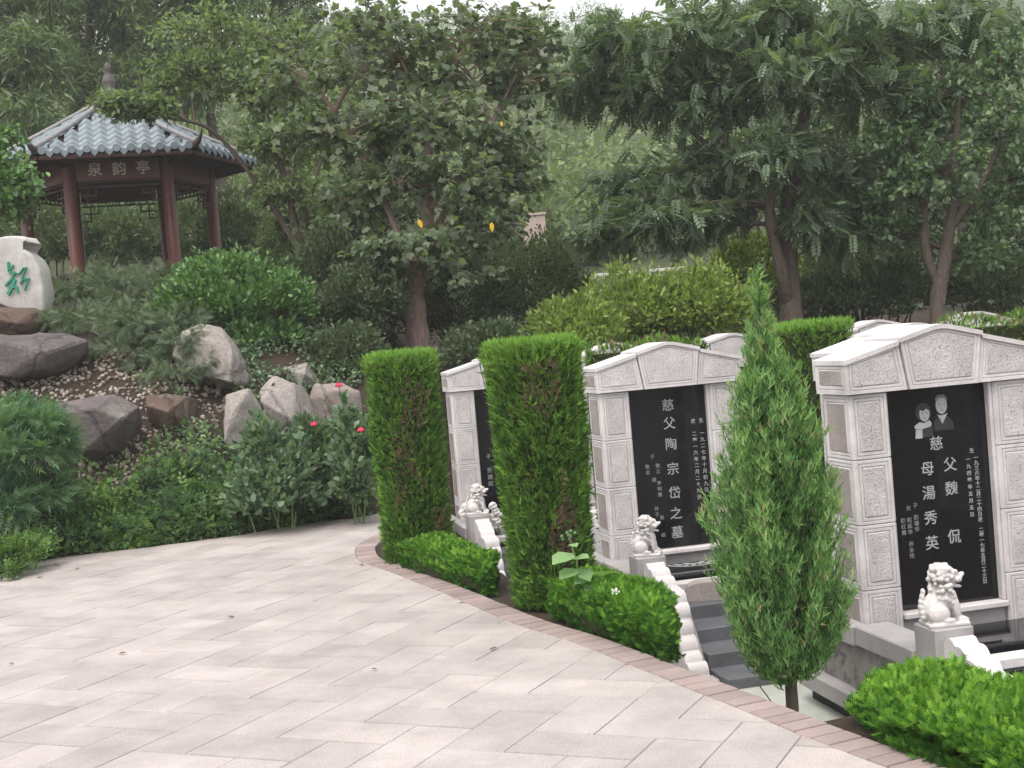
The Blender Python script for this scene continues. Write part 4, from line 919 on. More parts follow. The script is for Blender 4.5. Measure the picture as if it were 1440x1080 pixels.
def tile_geo(w, l, drop):
    v, f = [], []; m_ = 9
    for r_, (yy, zz) in enumerate(((0, .030), (l * 1.12, drop * 1.12 - .008))):
        for i in range(m_):
            t = i / (m_ - 1); x = (t - .5) * w; zc = .034 * (math.cos(2 * math.pi * (t - .5)) + 1) * .9 - .012
            v.append((x, yy, zz + zc))
    n0 = len(v)
    for i in range(m_): t = i / (m_ - 1); v.append(((t - .5) * w, .004, .034 * (math.cos(2 * math.pi * (t - .5)) + 1) * .9 - .012 - .012))
    for i in range(m_ - 1): f.append((i, i + 1, m_ + i + 1, m_ + i)); f.append((n0 + i, n0 + i + 1, i + 1, i))
    return v, f
stuff_v, stuff_f, stuff_n = [], [], 0
tile_cache = {}
FA = RE * math.cos(math.radians(30))
for k in range(6):
    angf = math.radians(240 + 30 + 60 * k); nx_, ny_ = math.cos(angf), math.sin(angf); rotz = angf + math.pi / 2     # local -y outward
    for r_ in range(NR):
        u0, u1 = r_ / NR, (r_ + 1) / NR; a0, a1 = FA * (1 - u0) + RT * .87 * u0 + .03, FA * (1 - u1) + RT * .87 * u1 + .03
        half = a0 / math.cos(math.radians(30)) * .5; nrow = int(half / (TW * 1.12)) ; w = .224
        l_, dr = a0 - a1, prof_z(u1) - prof_z(u0)
        if r_ not in tile_cache:
            v, f = tile_geo(w, l_, dr); tile_cache[r_] = (np.array(v), np.array(f), mesh_np('tile', np.array(v), np.array(f), M['roof_tile'], smooth=True))
        offx = .5 * w if r_ == -1 else 0
        half_u = a1 / math.cos(math.radians(30)) * .5
        for c_ in range(-6, 7):
            xx = c_ * w
            if abs(xx) > (half + half_u) / 2 - .02: continue
            visible = k in (0, 1, 5)
            zt = prof_z(u0) - .02
            if visible:
                o = link('tile', tile_cache[r_][2], deck, (nx_ * a0 - math.cos(rotz) * 0 + math.cos(rotz) * xx, ny_ * a0 + math.sin(rotz) * xx, zt)); o.rotation_euler = (0, 0, rotz); tile_n += 1
            else:
                V = tile_cache[r_][0]; cz, sz_ = math.cos(rotz), math.sin(rotz); W = np.stack([V[:, 0] * cz - V[:, 1] * sz_ + nx_ * a0 + cz * xx, V[:, 0] * sz_ + V[:, 1] * cz + ny_ * a0 + sz_ * xx, V[:, 2] + zt], 1)
                stuff_v.append(W); stuff_f.append(tile_cache[r_][1] + stuff_n); stuff_n += len(W)
print('tiles', tile_n)
stuff(link('rear_tiles', mesh_np('rear_tiles', np.concatenate(stuff_v), np.concatenate(stuff_f), M['roof_tile'], smooth=True), deck))
# eave caps and drip tips
bm = bmesh.new(); bmesh.ops.create_cone(bm, cap_ends=True, segments=14, radius1=.062, radius2=.062, depth=.03, matrix=Matrix.Rotation(math.pi / 2, 4, 'X')); CAPM = mesh_bm('eave_cap', bm, M['roof_tile'])
bm = bmesh.new(); prism(bm, [(-.075, .02), (.075, .02), (.05, -.03), (0, -.085), (-.05, -.03)], 'y', -.01, .012); DRIP = mesh_bm('drip_tip', bm, M['roof_tile'])
for k in (0, 1, 5, 2, 4):
    angf = math.radians(240 + 30 + 60 * k); rotz = angf + math.pi / 2; a0 = FA + .035
    for c_ in range(-5, 6):
        xx = c_ * .224
        if abs(xx) > 1.16: continue
        p = (math.cos(angf) * a0 + math.cos(rotz) * xx, math.sin(angf) * a0 + math.sin(rotz) * xx)
        o = link('eave_cap', CAPM, deck, (p[0] + math.cos(angf) * .012, p[1] + math.sin(angf) * .012, ZE + .005)); o.rotation_euler = (0, 0, rotz)
        if c_ < 5:
            o = link('drip_tip', DRIP, deck, (p[0] + math.cos(rotz) * .112, p[1] + math.sin(rotz) * .112, ZE - .03)); o.rotation_euler = (0, 0, rotz)
for k in range(6):
    t = Tubes(); P = []
    for u in np.linspace(1, 0, 12): R = (RE + .05) * (1 - u) + RT * u; P.append((*hexv(R, k), prof_z(u) + .055))
    P = np.array(P); t.add(P, [.040] * 12, 8); t.build('hip_ridge', M['ridge'], pav)
    t = Tubes(); R = np.linspace(RE - .02, RE + .26, 7); zz = prof_z(0) + .03 + np.array([0, .0, .01, .03, .07, .13, .21]); t.add([(*hexv(r_, k), z_) for r_, z_ in zip(R, zz)], [.062, .066, .06, .05, .038, .024, .006], 7); t.build('corner_horn', M['finial'], pav)
    t = Tubes(); t.add([(*hexv(1.5, k), ZE - .12), (*hexv(RE + .02, k), ZE - .04)], [.05, .045], 6); t.build('hip_rafter', M['dark_wood'], pav)
t = Tubes(); zz = np.array([0, .06, .1, .16, .18, .24, .27, .33, .36, .42, .48, .50, .55, .60, .62]) * 1.28 + ZA - .08; t.add([(0, 0, z_) for z_ in zz], [.22, .22, .13, .09, .12, .125, .085, .115, .12, .085, .045, .06, .062, .04, .004], 14); t.build('finial', M['finial'], pav)

# ------------------------------------------------------------------ shrubs on the bank
def L3(px, py, Z, rx, ry, rz=None): return lobe(px, py, Z, rx, ry, rz)
b_ = hit(330, 492); Zs = b_[1] + .6
shrub('round_shrub', 'dense round glossy green shrub in front of the pavilion', 'shrub', (b_[0], Zs, ground_z(b_[0], Zs)), [L3(330, 430, Zs, 88, 66), L3(275, 440, Zs - .1, 50, 48), L3(385, 435, Zs, 50, 52), L3(310, 385, Zs, 45, 28), L3(360, 480, Zs - .2, 60, 30)], T_OVAL, .064, M['lf_euonymus'], 12500, upw=.7, shell=.75)
b_ = hit(200, 470); Zs = b_[1] + .2
def LZ_(px, py, rx, ry): zz_ = min(Zs + .7, hit(px, py + ry)[1] + .15); return L3(px, py, zz_, rx, ry)
shrub('spreading_shrub', 'feathery grey-green shrub sprawling over the boulders', 'shrub', (b_[0], Zs, ground_z(b_[0], Zs)), [LZ_(100, 415, 45, 30), LZ_(150, 405, 50, 30), LZ_(200, 420, 60, 36), LZ_(130, 455, 60, 28), LZ_(190, 465, 60, 34), LZ_(245, 475, 55, 38), LZ_(290, 500, 34, 36), LZ_(250, 415, 40, 34), LZ_(270, 450, 45, 34), LZ_(170, 495, 50, 18), LZ_(235, 515, 50, 20), LZ_(300, 535, 24, 24), L3(262, 490, z4 - .15, 30, 34), L3(285, 520, z4 - .3, 26, 26), L3(240, 530, z4 - .5, 34, 16)], T_PINL, .105, M['lf_feather'], 9500, droop=.6, upw=.3, stems=34, bark=M['twig_pale'])
b_ = GP(38, 800)
shrub('feathery_shrub', 'near blue-green feathery shrub at the left edge of the path', 'shrub', (b_[0] - .25, b_[1] + .3, .1), [L3(25, 640, 11.75, 62, 55), L3(65, 625, 11.7, 36, 42), L3(0, 715, 11.6, 60, 50), L3(55, 690, 11.7, 38, 42), L3(20, 590, 11.9, 45, 24)], T_PINL, .13, M['lf_nandina'], 4200, droop=.45, upw=.35, stems=12)
b_ = hit(20, 815, 8)
shrub('weed_clump', 'bright green weeds spilling at the far left path corner', 'weeds', (-4.42, 10.9, -.02), [L3(15, 780, 11.0, 40, 22), L3(5, 805, 10.7, 22, 14), L3(45, 770, 11.3, 30, 22)], T_PIN3, .09, M['lf_cover'], 900, stems=6)
for i, (px, py, rx, ry, lab, nn) in enumerate(((285, 690, 45, 45, 'low leafy rose bush below the brown boulder', 2000), (225, 715, 40, 32, 'small weedy bush at the foot of the pebble slope', 1400), (318, 620, 45, 75, 'tall rose bush with one red flower above the brown boulder', 2200), (385, 660, 55, 75, 'leafy rose bush in front of the pale grey boulder', 2600), (450, 650, 50, 70, 'rose bush with a red flower beside the pinkish boulder', 2800), (500, 640, 32, 85, 'rose bush with red flowers against the farther clipped column', 2200))):
    bz = GP(px, py + ry + 20)[1] + .45; bx_ = PX(px, py, bz)[0]
    e = shrub('rose_bush', lab, 'rose bush', (bx_, bz, ground_z(bx_, bz)), [L3(px, py + 45, bz - .1, rx * 1.15, ry * .62), L3(px, py + 10, bz, rx, ry * .6), L3(px - 15, py - 30, bz + .1, rx * .6, ry * .55), L3(px + 18, py - 10, bz, rx * .6, ry * .5)], T_OVAL, .075, M['lf_rose'], int(nn * 1.7), stems=5, bark=M['stem_green'], group='rose bushes along the path', shell=.4)
    for fx, fy in ((), (), ((299, 553),), (), ((476, 541), (441, 596)), ((507, 604),))[i]:
        p = PX(fx, fy, bz - .15) - np.array(e.location); bm = bmesh.new()
        for q in range(14):
            a = q * 2.4; rr = .012 + .0022 * q; bmesh.ops.create_icosphere(bm, subdivisions=1, radius=.02, matrix=Matrix.Translation((math.cos(a) * rr, math.sin(a) * rr, .012 - .001 * q)) @ Matrix.Rotation(a, 4, 'Z') @ Matrix.Rotation(.9, 4, 'Y') @ Matrix.Diagonal((1, 1, .25, 1)))
        fl = link('flower', mesh_bm('flower', bm, M['petal_red'], True), e, tuple(p)); fl.rotation_euler = (.7, 0, 0); fl.scale = (.72, .72, .72)
        t = Tubes(); t.add([p + np.array([.03, .08, -.28]), p + np.array([.01, .04, -.12]), p], [.005, .004, .004], 4); t.build('flower_stem', M['stem_green'], e)
# ground cover along the back edge of the path (stuff) and grass tufts
n = 10500; x = rng.uniform(-4.35, -1.45, n); d = np.abs(rng.normal(size=n)) * .42 + .02; y = np.interp(x, BX, BY) + d - .02
hgt = rng.uniform(0, 1, n) ** 1.5 * (.08 + .62 * np.clip(vnoise(x, y, 4.3) * .6 + .35 + .25 * vnoise(x, y, 11, 3), 0, 1)) * np.clip(d / .12, .35, 1)
pos = np.stack([x, y, ground_z(x, y) + hgt + .015], 1); ax = rng.normal(size=(n, 3)) * .7 + np.array([0, -.35, .5])
o = scatter('ground_cover', T_OVAL, pos, ax, np.array([[0, 0, 1.0]]) + rng.normal(size=(n, 3)) * .5, rng.uniform(.03, .075, n), np.clip(rng.beta(2, 2, n) * .8 + .25 * (vnoise(x, y, 4) > .2), 0, 1), M['lf_cover']); stuff(o); tag(o, 'low leafy ground cover along the far edge of the path', 'ground cover')
n = 900; x = rng.uniform(-4.3, -1.5, n); d = np.abs(rng.normal(size=n)) * .3 + .03; y = np.interp(x, BX, BY) + d
o = scatter('ground_cover', T_PIN3, np.stack([x, y, ground_z(x, y) + rng.uniform(.02, .42, n) * (vnoise(x, y, 5, 1) * .5 + .5)], 1), rng.normal(size=(n, 3)) * .5 + np.array([0, -.5, .6]), np.array([[0, 0, 1.0]]) + rng.normal(size=(n, 3)) * .4, rng.uniform(.07, .16, n), rng.uniform(.2, 1, n), M['lf_nandina']); stuff(o); tag(o, 'feathery weeds mixed into the ground cover by the path', 'ground cover')
T_BLADE = tmpl([(-.02, 0, 0), (.02, 0, 0), (.016, .5, .05), (-.016, .5, .05), (0, 1, .28)], [(0, 1, 2), (0, 2, 3), (3, 2, 4)])
for lab, (px, py), sz_ in (('small grass tuft leaning over the path edge left of centre', (222, 764), .22), ('thin grass tuft at the path edge below the rose bushes', (345, 748), .22), ('upright grass tuft at the back of the path', (262, 757), .2)):
    p = GP(px, py); n = 14; e_ = scatter('grass_tuft', T_BLADE, rng.normal(size=(n, 3)) * np.array([.03, .03, 0]), rng.normal(size=(n, 3)) * .45 + np.array([0, -.1, 1.0]), rng.normal(size=(n, 3)), rng.uniform(.6, 1.2, n) * sz_, rng.uniform(.5, 1, n), M['lf_cover']); e_.location = (p[0], p[1] + .06, -.02); tag(e_, lab, 'grass', 'grass tufts at the path edge')
# creepers over the bank rocks
n = 9000; x = rng.uniform(-3.5, -1.2, n); y = np.interp(x, BX, BY) + rng.uniform(.3, 3.2, n); k = vnoise(x, y, 3.3, 2) > -.18; x, y = x[k], y[k]; n = len(x)
o = scatter('bank_creeper', T_OVAL, np.stack([x, y, ground_z(x, y) + rng.uniform(.01, .16, n)], 1), rng.normal(size=(n, 3)) * .6 + np.array([0, -.5, .4]), np.array([[0, -.4, 1.0]]) + rng.normal(size=(n, 3)) * .4, rng.uniform(.03, .07, n), rng.uniform(size=n), M['lf_rose']); stuff(o); tag(o, 'creeping leaves over the rocky bank', 'ground cover')

# shrubs behind
def back_shrub(lab, px, py, Z, rx, ry, T, ls, mat, n, group, name='background_shrub', base=None):
    c = PX(px, py, Z); gz = float(ground_z(c[0], Z)); lbs = [L3(px, py, Z, rx, ry)]
    for q in range(5): a = q * 1.26 + rng.uniform(-.3, .3); lbs.append(L3(px + math.cos(a) * rx * .6, py - math.sin(a) * ry * .55, Z + rng.uniform(-.3, .3), rx * .5, ry * .5))
    return shrub(name, lab, 'shrub', (c[0], Z, gz), lbs, T_DIA, ls * .72, mat, int(n * 2.3), group, stems=10)
gb = 'shrubs behind the bank'
back_shrub('dark leafy shrub right of the round glossy shrub', 470, 420, 18.3, 70, 85, T_OVAL, .11, M['lf_dark'], 3600, gb)
back_shrub('dark shrub behind the farther clipped column, left of the red trunk', 530, 450, 17.6, 55, 75, T_OVAL, .10, M['lf_dark'], 3000, gb)
back_shrub('dark small-leaved shrub right of the red trunk', 650, 440, 18.2, 70, 90, T_DIA, .085, M['lf_dark'], 5000, gb)
back_shrub('grey-green rounded shrub below the distant pinkish wall', 745, 415, 19.0, 75, 85, T_DIA, .085, M['lf_mid'], 6000, gb)
back_shrub('low dark shrub above the small grey block stone', 430, 500, 16.6, 45, 35, T_OVAL, .08, M['lf_mid'], 1500, gb)
back_shrub('dark shrub between the pale slanting boulder and the pinkish boulder', 400, 480, 15.6, 50, 40, T_OVAL, .085, M['lf_dark'], 2600, gb)
back_shrub('dark shrub right above the pinkish boulder', 485, 500, 15.3, 55, 42, T_OVAL, .085, M['lf_dark'], 2800, gb)
back_shrub('dark twiggy shrub left of the red trunk', 510, 430, 16.4, 60, 60, T_OVAL, .09, M['lf_dark'], 3200, gb)
back_shrub('dark shrub low behind the nearer clipped column', 690, 500, 15.8, 70, 45, T_DIA, .085, M['lf_dark'], 4200, gb)
gp_ = 'shrubs behind the pavilion'
for lab, px, py, Z, rx, ry in (('green shrub seen low between the front pavilion columns', 150, 345, 27.5, 70, 50), ('green shrub seen behind the right pavilion column', 270, 330, 27.5, 65, 60), ('green shrub left of the left pavilion column', 70, 330, 27.5, 60, 60), ('taller shrub right of the pavilion', 335, 345, 25.5, 55, 60)):
    back_shrub(lab, px, py, Z, rx, ry, T_OVAL, .15, M['lf_mid'], 2600, gp_)
gy_ = 'yellow-green shrubs behind the graves'
back_shrub('yellow-green shrub just right of the nearer clipped column top', 810, 478, 15.4, 64, 61, T_OVAL, .10, M['lf_yellow'], 2600, gy_)
back_shrub('tall yellow-green shrub in the opening under the left tree boughs', 890, 448, 16.2, 79, 71, T_OVAL, .11, M['lf_yellow'], 3400, gy_)
back_shrub('yellow-green shrub left of the young cypress tip', 985, 448, 16.2, 84, 71, T_OVAL, .11, M['lf_yellow'], 3400, gy_)
back_shrub('yellow-green shrub showing between the twin trunks', 1060, 390, 20.0, 60, 60, T_OVAL, .12, M['lf_yellow'], 2200, gy_)
back_shrub('light green bush between the two right-hand trees', 1190, 390, 20.5, 60, 70, T_OVAL, .12, M['lf_mid'], 2600, gy_)
gd = 'dark shrubs under the right trees'
for lab, px, py, Z, rx, ry in (('dark shrub at the foot of the twin trunks', 1150, 430, 19.0, 60, 40), ('dark shrub left of the forked right trunk', 1240, 410, 19.2, 65, 55), ('dark shrub right of the forked right trunk', 1390, 410, 19.5, 80, 55), ('dark low shrub at the far right edge', 1440, 350, 20.5, 70, 70)):
    back_shrub(lab, px, py, Z, rx, ry, T_OVAL, .11, M['lf_dark'], 3000, gd)

# ------------------------------------------------------------------ trees
def tp(px, py, Z, r): p = PX(px, py, Z); return (p[0], p[1], p[2], r)
def tbase(px, Z, r, py=480):
    p = PX(px, py, Z); return (p[0], Z, float(ground_z(p[0], Z)) - .1, r)
LB = lambda Z, L_: [(*lobe(px, py, Z + dz, rx * 1.12, ry * 1.12), w) for (px, py, rx, ry, dz, w) in L_]
Z1 = 17.0
tree('broadleaf_tree', 'broad-leaved tree with reddish trunk behind the farther clipped column', 'tree', [[tbase(592, Z1, .17), tp(585, 450, Z1, .135), tp(583, 405, Z1, .12), tp(600, 330, Z1, .10), tp(598, 250, Z1, .07), tp(610, 150, Z1, .04)], [tp(583, 405, Z1, .08), tp(560, 330, Z1, .045), tp(520, 240, Z1 + .2, .030), tp(470, 160, Z1 + .3, .015)], [tp(595, 360, Z1, .06), tp(640, 270, Z1 + .3, .04), tp(690, 180, Z1 + .2, .022)]],
     LB(Z1, [(560, 260, 80, 45, -.3, 1), (650, 250, 80, 50, -.4, 1), (480, 190, 90, 50, 0, 1), (600, 160, 90, 55, -.5, 1.1), (705, 190, 75, 55, 0, 1), (430, 110, 90, 50, .4, 1), (540, 90, 100, 50, -.2, 1.1), (650, 90, 100, 50, .3, 1.1), (740, 110, 70, 45, .5, .8), (612, 345, 85, 32, -.7, 1), (530, 355, 50, 30, -.5, .7), (655, 385, 55, 26, -.5, .7), (535, 395, 40, 22, -.3, .45), (420, 190, 70, 40, .4, .8), (560, 200, 70, 45, .5, .9), (690, 310, 65, 40, -.2, .9), (500, 290, 60, 40, .3, .8), (540, 30, 120, 32, 0, 1), (680, 35, 100, 30, .2, .9), (760, 60, 60, 40, .6, .6), (720, 250, 50, 40, .3, .7)]),
     T_LOBE, .092, M['lf_t1'], M['bark_red'], per_lobe=50, per_twig=12, droop=.35, lflat=.65, limb_r=.035)
T1_TREE = [o for o in bpy.data.objects if o.name == 'broadleaf_tree'][0]; M['yellow'] = plain('yellow_leaf', (.62, .40, .03), .6, .2, .15, 30, 0)
for px, py, dx in ((588, 308, 1), (691, 312, 0), (705, 170, 0)):
    V, Fc = T_OVAL; q = PX(px, py, 15.9) - np.array(T1_TREE.location); o = scatter('yellow_leaf', (V * np.array([.8, 1, 1]), Fc), np.zeros((1, 3)), np.array([[.35 * dx, -.1, -1.0]]), np.array([[0, -1.0, .2]]), np.array([.12 if py > 300 else .07]), np.array([.5]), M['yellow'], T1_TREE); o.location = q
Zc = 20.3
tree('slender_tree', 'thin-branched olive-leaved tree reaching over the pavilion roof', 'tree', [[tbase(430, Zc, .08), tp(425, 400, Zc, .07), tp(415, 320, Zc, .06), tp(395, 230, Zc, .042), tp(360, 140, Zc, .035)], [tp(420, 350, Zc, .05), tp(370, 270, Zc, .036), tp(300, 185, Zc - .2, .03), tp(235, 165, Zc - .6, .018)], [tp(420, 330, Zc, .045), tp(450, 230, Zc, .03), tp(460, 140, Zc, .02)]],
     LB(Zc, [(330, 110, 80, 40, 0, 1), (265, 85, 60, 35, 0, .9), (372, 190, 50, 32, -.2, .8), (400, 215, 70, 45, .3, 1), (405, 268, 55, 38, 0, .7), (440, 310, 60, 42, .4, .7), (212, 152, 30, 16, -.8, 1.0), (168, 150, 34, 20, -.9, 1.3), (290, 40, 90, 32, .3, 1), (395, 60, 90, 45, .5, 1), (390, 140, 70, 40, .2, 1), (455, 150, 55, 40, .4, .7), (395, 335, 45, 36, .6, .6), (240, 120, 40, 18, 0, .5)]),
     T_DIA, .105, M['lf_tc'], M['bark'], per_lobe=62, per_twig=20, droop=.2, limb_r=.026)
Z2 = 18.0
tree('feathery_tree', 'feathery-leaved tree with twin trunks behind the young cypress', 'tree', [[tbase(1112, Z2, .17), tp(1112, 420, Z2, .14), tp(1108, 330, Z2, .125), tp(1112, 260, Z2, .10), tp(1130, 170, Z2, .07), tp(1150, 60, Z2, .04)], [tp(1108, 430, Z2, .10), tp(1100, 385, Z2 - .2, .085), tp(1084, 310, Z2 - .2, .075), tp(1078, 250, Z2 - .2, .065), tp(1040, 170, Z2, .045), tp(980, 90, Z2, .03)], [tp(1078, 270, Z2, .05), tp(990, 200, Z2, .035), tp(930, 150, Z2, .02)]],
     LB(Z2, [(1085, 215, 85, 40, -.4, 1), (1000, 150, 90, 45, 0, 1), (1120, 110, 110, 50, -.5, 1.2), (1220, 130, 95, 50, 0, 1), (910, 130, 75, 45, .3, .9), (850, 70, 70, 50, .2, .9), (960, 60, 110, 45, 0, 1.1), (1150, 35, 130, 40, -.3, 1.2), (1270, 55, 110, 50, .2, 1.1), (905, 310, 75, 28, -.4, .8), (975, 320, 50, 28, -.2, .6), (875, 265, 50, 18, .1, .5), (1180, 250, 70, 40, .2, .9), (1190, 320, 60, 36, .3, .7), (980, 240, 60, 32, .2, .7), (1030, 290, 55, 32, .3, .6), (800, 130, 50, 35, .6, .5), (1060, 20, 110, 36, 0, 1), (1380, 30, 90, 45, .4, .9), (1140, 300, 50, 34, -.3, .6), (850, 340, 40, 18, -.2, .35)]),
     T_PIN, .225, M['lf_t2'], M['bark'], per_lobe=50, per_twig=10, droop=.30, lflat=.8, limb_r=.032)
Z3 = 17.6
tree('glossy_tree', 'forked glossy-leaved tree at the right edge behind the couple gravestone', 'tree', [[tbase(1318, Z3, .13), tp(1318, 440, Z3, .105), tp(1326, 380, Z3, .09), tp(1338, 300, Z3, .07), tp(1345, 200, Z3, .05), tp(1350, 100, Z3, .03)], [tp(1322, 410, Z3, .06), tp(1302, 350, Z3, .055), tp(1298, 270, Z3, .04), tp(1280, 190, Z3, .025)], [tp(1338, 320, Z3, .05), tp(1390, 240, Z3, .035), tp(1420, 150, Z3, .02)]],
     LB(Z3, [(1330, 240, 70, 50, -.3, 1), (1265, 200, 65, 50, 0, .9), (1405, 190, 65, 60, 0, 1), (1400, 300, 60, 48, .2, .9), (1260, 330, 50, 38, .3, .7), (1345, 130, 80, 45, 0, 1), (1430, 90, 60, 60, .2, .9), (1270, 265, 50, 36, -.2, .7), (1375, 360, 60, 32, .3, .7), (1450, 250, 50, 60, .2, .8), (1300, 160, 60, 40, .4, .8), (1215, 290, 45, 36, .4, .6)]),
     T_OVAL, .088, M['lf_t3'], M['bark'], per_lobe=60, per_twig=16, droop=.3, lflat=.4, limb_r=.028)
Z4 = 16.8
tree('edge_tree', 'leafy bough of a tree at the left edge beside the pavilion', 'tree', [[tbase(-60, Z4, .10, 430), tp(-60, 380, Z4, .085), tp(-50, 300, Z4, .06), tp(-30, 240, Z4, .03)]],
     LB(Z4, [(20, 240, 40, 32, 0, .9), (10, 285, 48, 30, -.1, 1), (-40, 220, 50, 40, .2, .8), (-30, 300, 50, 36, .2, .8), (38, 262, 24, 20, -.2, .5), (0, 195, 30, 22, .2, .5)]),
     T_OVAL, .10, M['lf_euonymus'], M['bark'], per_lobe=46, per_twig=10, limb_r=.022)
gw = 'tall trees behind the pavilion'
def bg_tree(lab, px, py, Z, rx, ry, T, ls, mat, group, n=12, pl=34, pt=12, name='background_tree', bark='bark', limb=.05):
    c = PX(px, py, Z); gz = float(ground_z(c[0], Z)); k = Z / F_PX; hgt = c[2] - gz
    trunk = [[(c[0], Z, gz - .2, .035 * hgt * .6 + .05), (c[0] + .1, Z, gz + hgt * .35, .03 * hgt * .6 + .04), (c[0] - .1, Z, gz + hgt * .8, .015 * hgt + .03), (c[0], Z, c[2] + ry * k * .5, .03)]]
    lbs = []
    for q in range(n):
        d = rand_dir(1)[0]; rr = rng.uniform(.25, .8); lbs.append((c + d * np.array([rx, rx * .8, ry]) * k * rr, np.array([rx * .38, rx * .38, ry * .27]) * k, 1.0))
    return tree(name, lab, 'tree', trunk, lbs, T, ls, mat, M[bark], per_lobe=pl, per_twig=pt, group=group, limb_r=limb, droop=.3)
bg_tree('pale willow-like tree at the top left corner', 20, 90, 33, 140, 200, T_NAR, .28, M['lf_ta'], gw, 18, 56, 24)
bg_tree('pale willow-like tree right behind the pavilion finial', 130, 30, 36, 125, 180, T_NAR, .28, M['lf_ta'], gw, 18, 56, 24)
bg_tree('pale tall tree between the pavilion and the broad-leaved tree', 285, 30, 38, 125, 180, T_NAR, .30, M['lf_ta'], gw, 16, 52, 24)
bg_tree('dim green tree seen through the pavilion columns', 165, 300, 30, 95, 95, T_DIA, .14, M['lf_mid'], gw, 16, 52, 17)
bg_tree('dark green tree right of the pavilion', 360, 330, 27, 80, 110, T_DIA, .14, M['lf_dark'], gw, 14, 52, 17)
bg_tree('dark tree behind the red-trunked tree', 520, 300, 27, 110, 150, T_DIA, .14, M['lf_dark'], gw, 16, 52, 17)
bg_tree('shadowy tree behind the left edge bough', 20, 290, 29, 80, 120, T_DIA, .14, M['lf_mid'], gw, 12, 48, 17)
bg_tree('tall tree behind the top of the slender olive tree', 385, 15, 34, 85, 130, T_DIA, .14, M['lf_mid'], gw, 14, 44, 16)
gr_ = 'tall trees behind the right trees'
bg_tree('dark tree filling the gap behind the twin trunks', 1120, 240, 27, 110, 160, T_DIA, .14, M['lf_dark'], gr_, 16, 52, 17)
bg_tree('dark tree behind the forked right trunk', 1290, 260, 26, 110, 170, T_DIA, .14, M['lf_dark'], gr_, 16, 52, 17)
bg_tree('dark tree at the far right edge of the wood', 1440, 250, 26, 90, 200, T_DIA, .14, M['lf_dark'], gr_, 14, 52, 17)
bg_tree('mid green tree high behind the twin-trunked tree', 1010, 70, 30, 120, 120, T_DIA, .14, M['lf_mid'], gr_, 12, 48, 17)
bg_tree('tall tree at the top right corner', 1330, 60, 29, 130, 110, T_DIA, .14, M['lf_mid'], gr_, 14, 48, 17)
gh = 'hazy trees on the hillside'
for (px, py, Z, rx, ry, mt) in ((770, 330, 48, 50, 40, 'lf_hill'), (830, 290, 56, 55, 55, 'lf_hill'), (900, 270, 60, 60, 55, 'lf_hill'), (860, 360, 44, 60, 40, 'lf_mid'), (960, 330, 46, 60, 55, 'lf_hill'), (790, 230, 66, 50, 55, 'lf_hill'), (700, 360, 42, 60, 60, 'lf_mid'), (620, 200, 60, 60, 60, 'lf_hill'), (480, 60, 64, 70, 60, 'lf_hill'), (720, 60, 70, 60, 50, 'lf_hill'), (880, 200, 74, 60, 45, 'lf_hill'), (1000, 200, 64, 60, 60, 'lf_hill'), (400, 90, 58, 70, 80, 'lf_hill')):
    bg_tree('hazy pale green tree standing on the far hillside', px, py, Z, rx, ry, T_DIA, .21, M[mt], gh, 14, 36, 13, name='hillside_tree', limb=.07)
# far wood on the hill: one mass
n = 600; yy = 42 + 150 * rng.uniform(size=n) ** 1.15; xx = (rng.uniform(-.42, .40, n)) * yy; zz = ground_z(xx, yy)
P_, R_ = [], []
for i in range(n):
    m_ = 200; R = rng.uniform(1.5, 2.9); con = rng.uniform() < .3; d = rand_dir(m_); d[:, 2] = np.abs(d[:, 2]) * (1.7 if con else 1.0); q = d * rng.uniform(.55, 1.05, m_)[:, None] * R * (.7 if con else 1)
    P_.append(np.array([xx[i], yy[i], zz[i] + R * .5]) + q); R_.append(np.clip(rng.beta(2, 2, m_) * .7 + rng.uniform(-.1, .35), 0, 1))
P_ = np.concatenate(P_); n = len(P_)
o = scatter('far_wood', T_DIA, P_, rand_dir(n) + np.array([0, 0, .2]), np.array([[0, 0, 1.0]]) + rng.normal(size=(n, 3)) * .6, rng.uniform(.19, .42, n), np.concatenate(R_), M['lf_hill']); stuff(o); tag(o, 'hazy wood covering the far hillside', 'wood')

# ------------------------------------------------------------------ distant built things
p = PX(752, 330, 40)
w_ = thing('distant_wall', 'small pinkish wall block among the trees in the distance', 'wall', (p[0], 40, p[2] - 1.6)); box('wall_face', (-.32, .34, -.15, .15, 0, 2.15), M['wall_pink'], w_, .02); box('wall_cap', (-.36, .38, -.19, .19, 2.151, 2.22), M['wall_pink'], w_, .01)
p = PX(895, 396, 34)
w_ = thing('distant_railing', 'pale railing glimpsed above the yellow-green shrubs', 'railing', (p[0], 34, p[2] - .8)); box('rail', (-1.3, 1.3, -.03, .03, 1.0, 1.08), M['wall_white'], w_, .01); box('rail', (-1.3, 1.3, -.03, .03, .62, .68), M['wall_white'], w_, .01)
for k in range(12): box('baluster', (-1.28 + k * .232 - .03, -1.28 + k * .232 + .03, -.025, .025, 0, .999), M['wall_white'], w_, .008)
p = PX(757, 330, 36); t = Tubes(); 

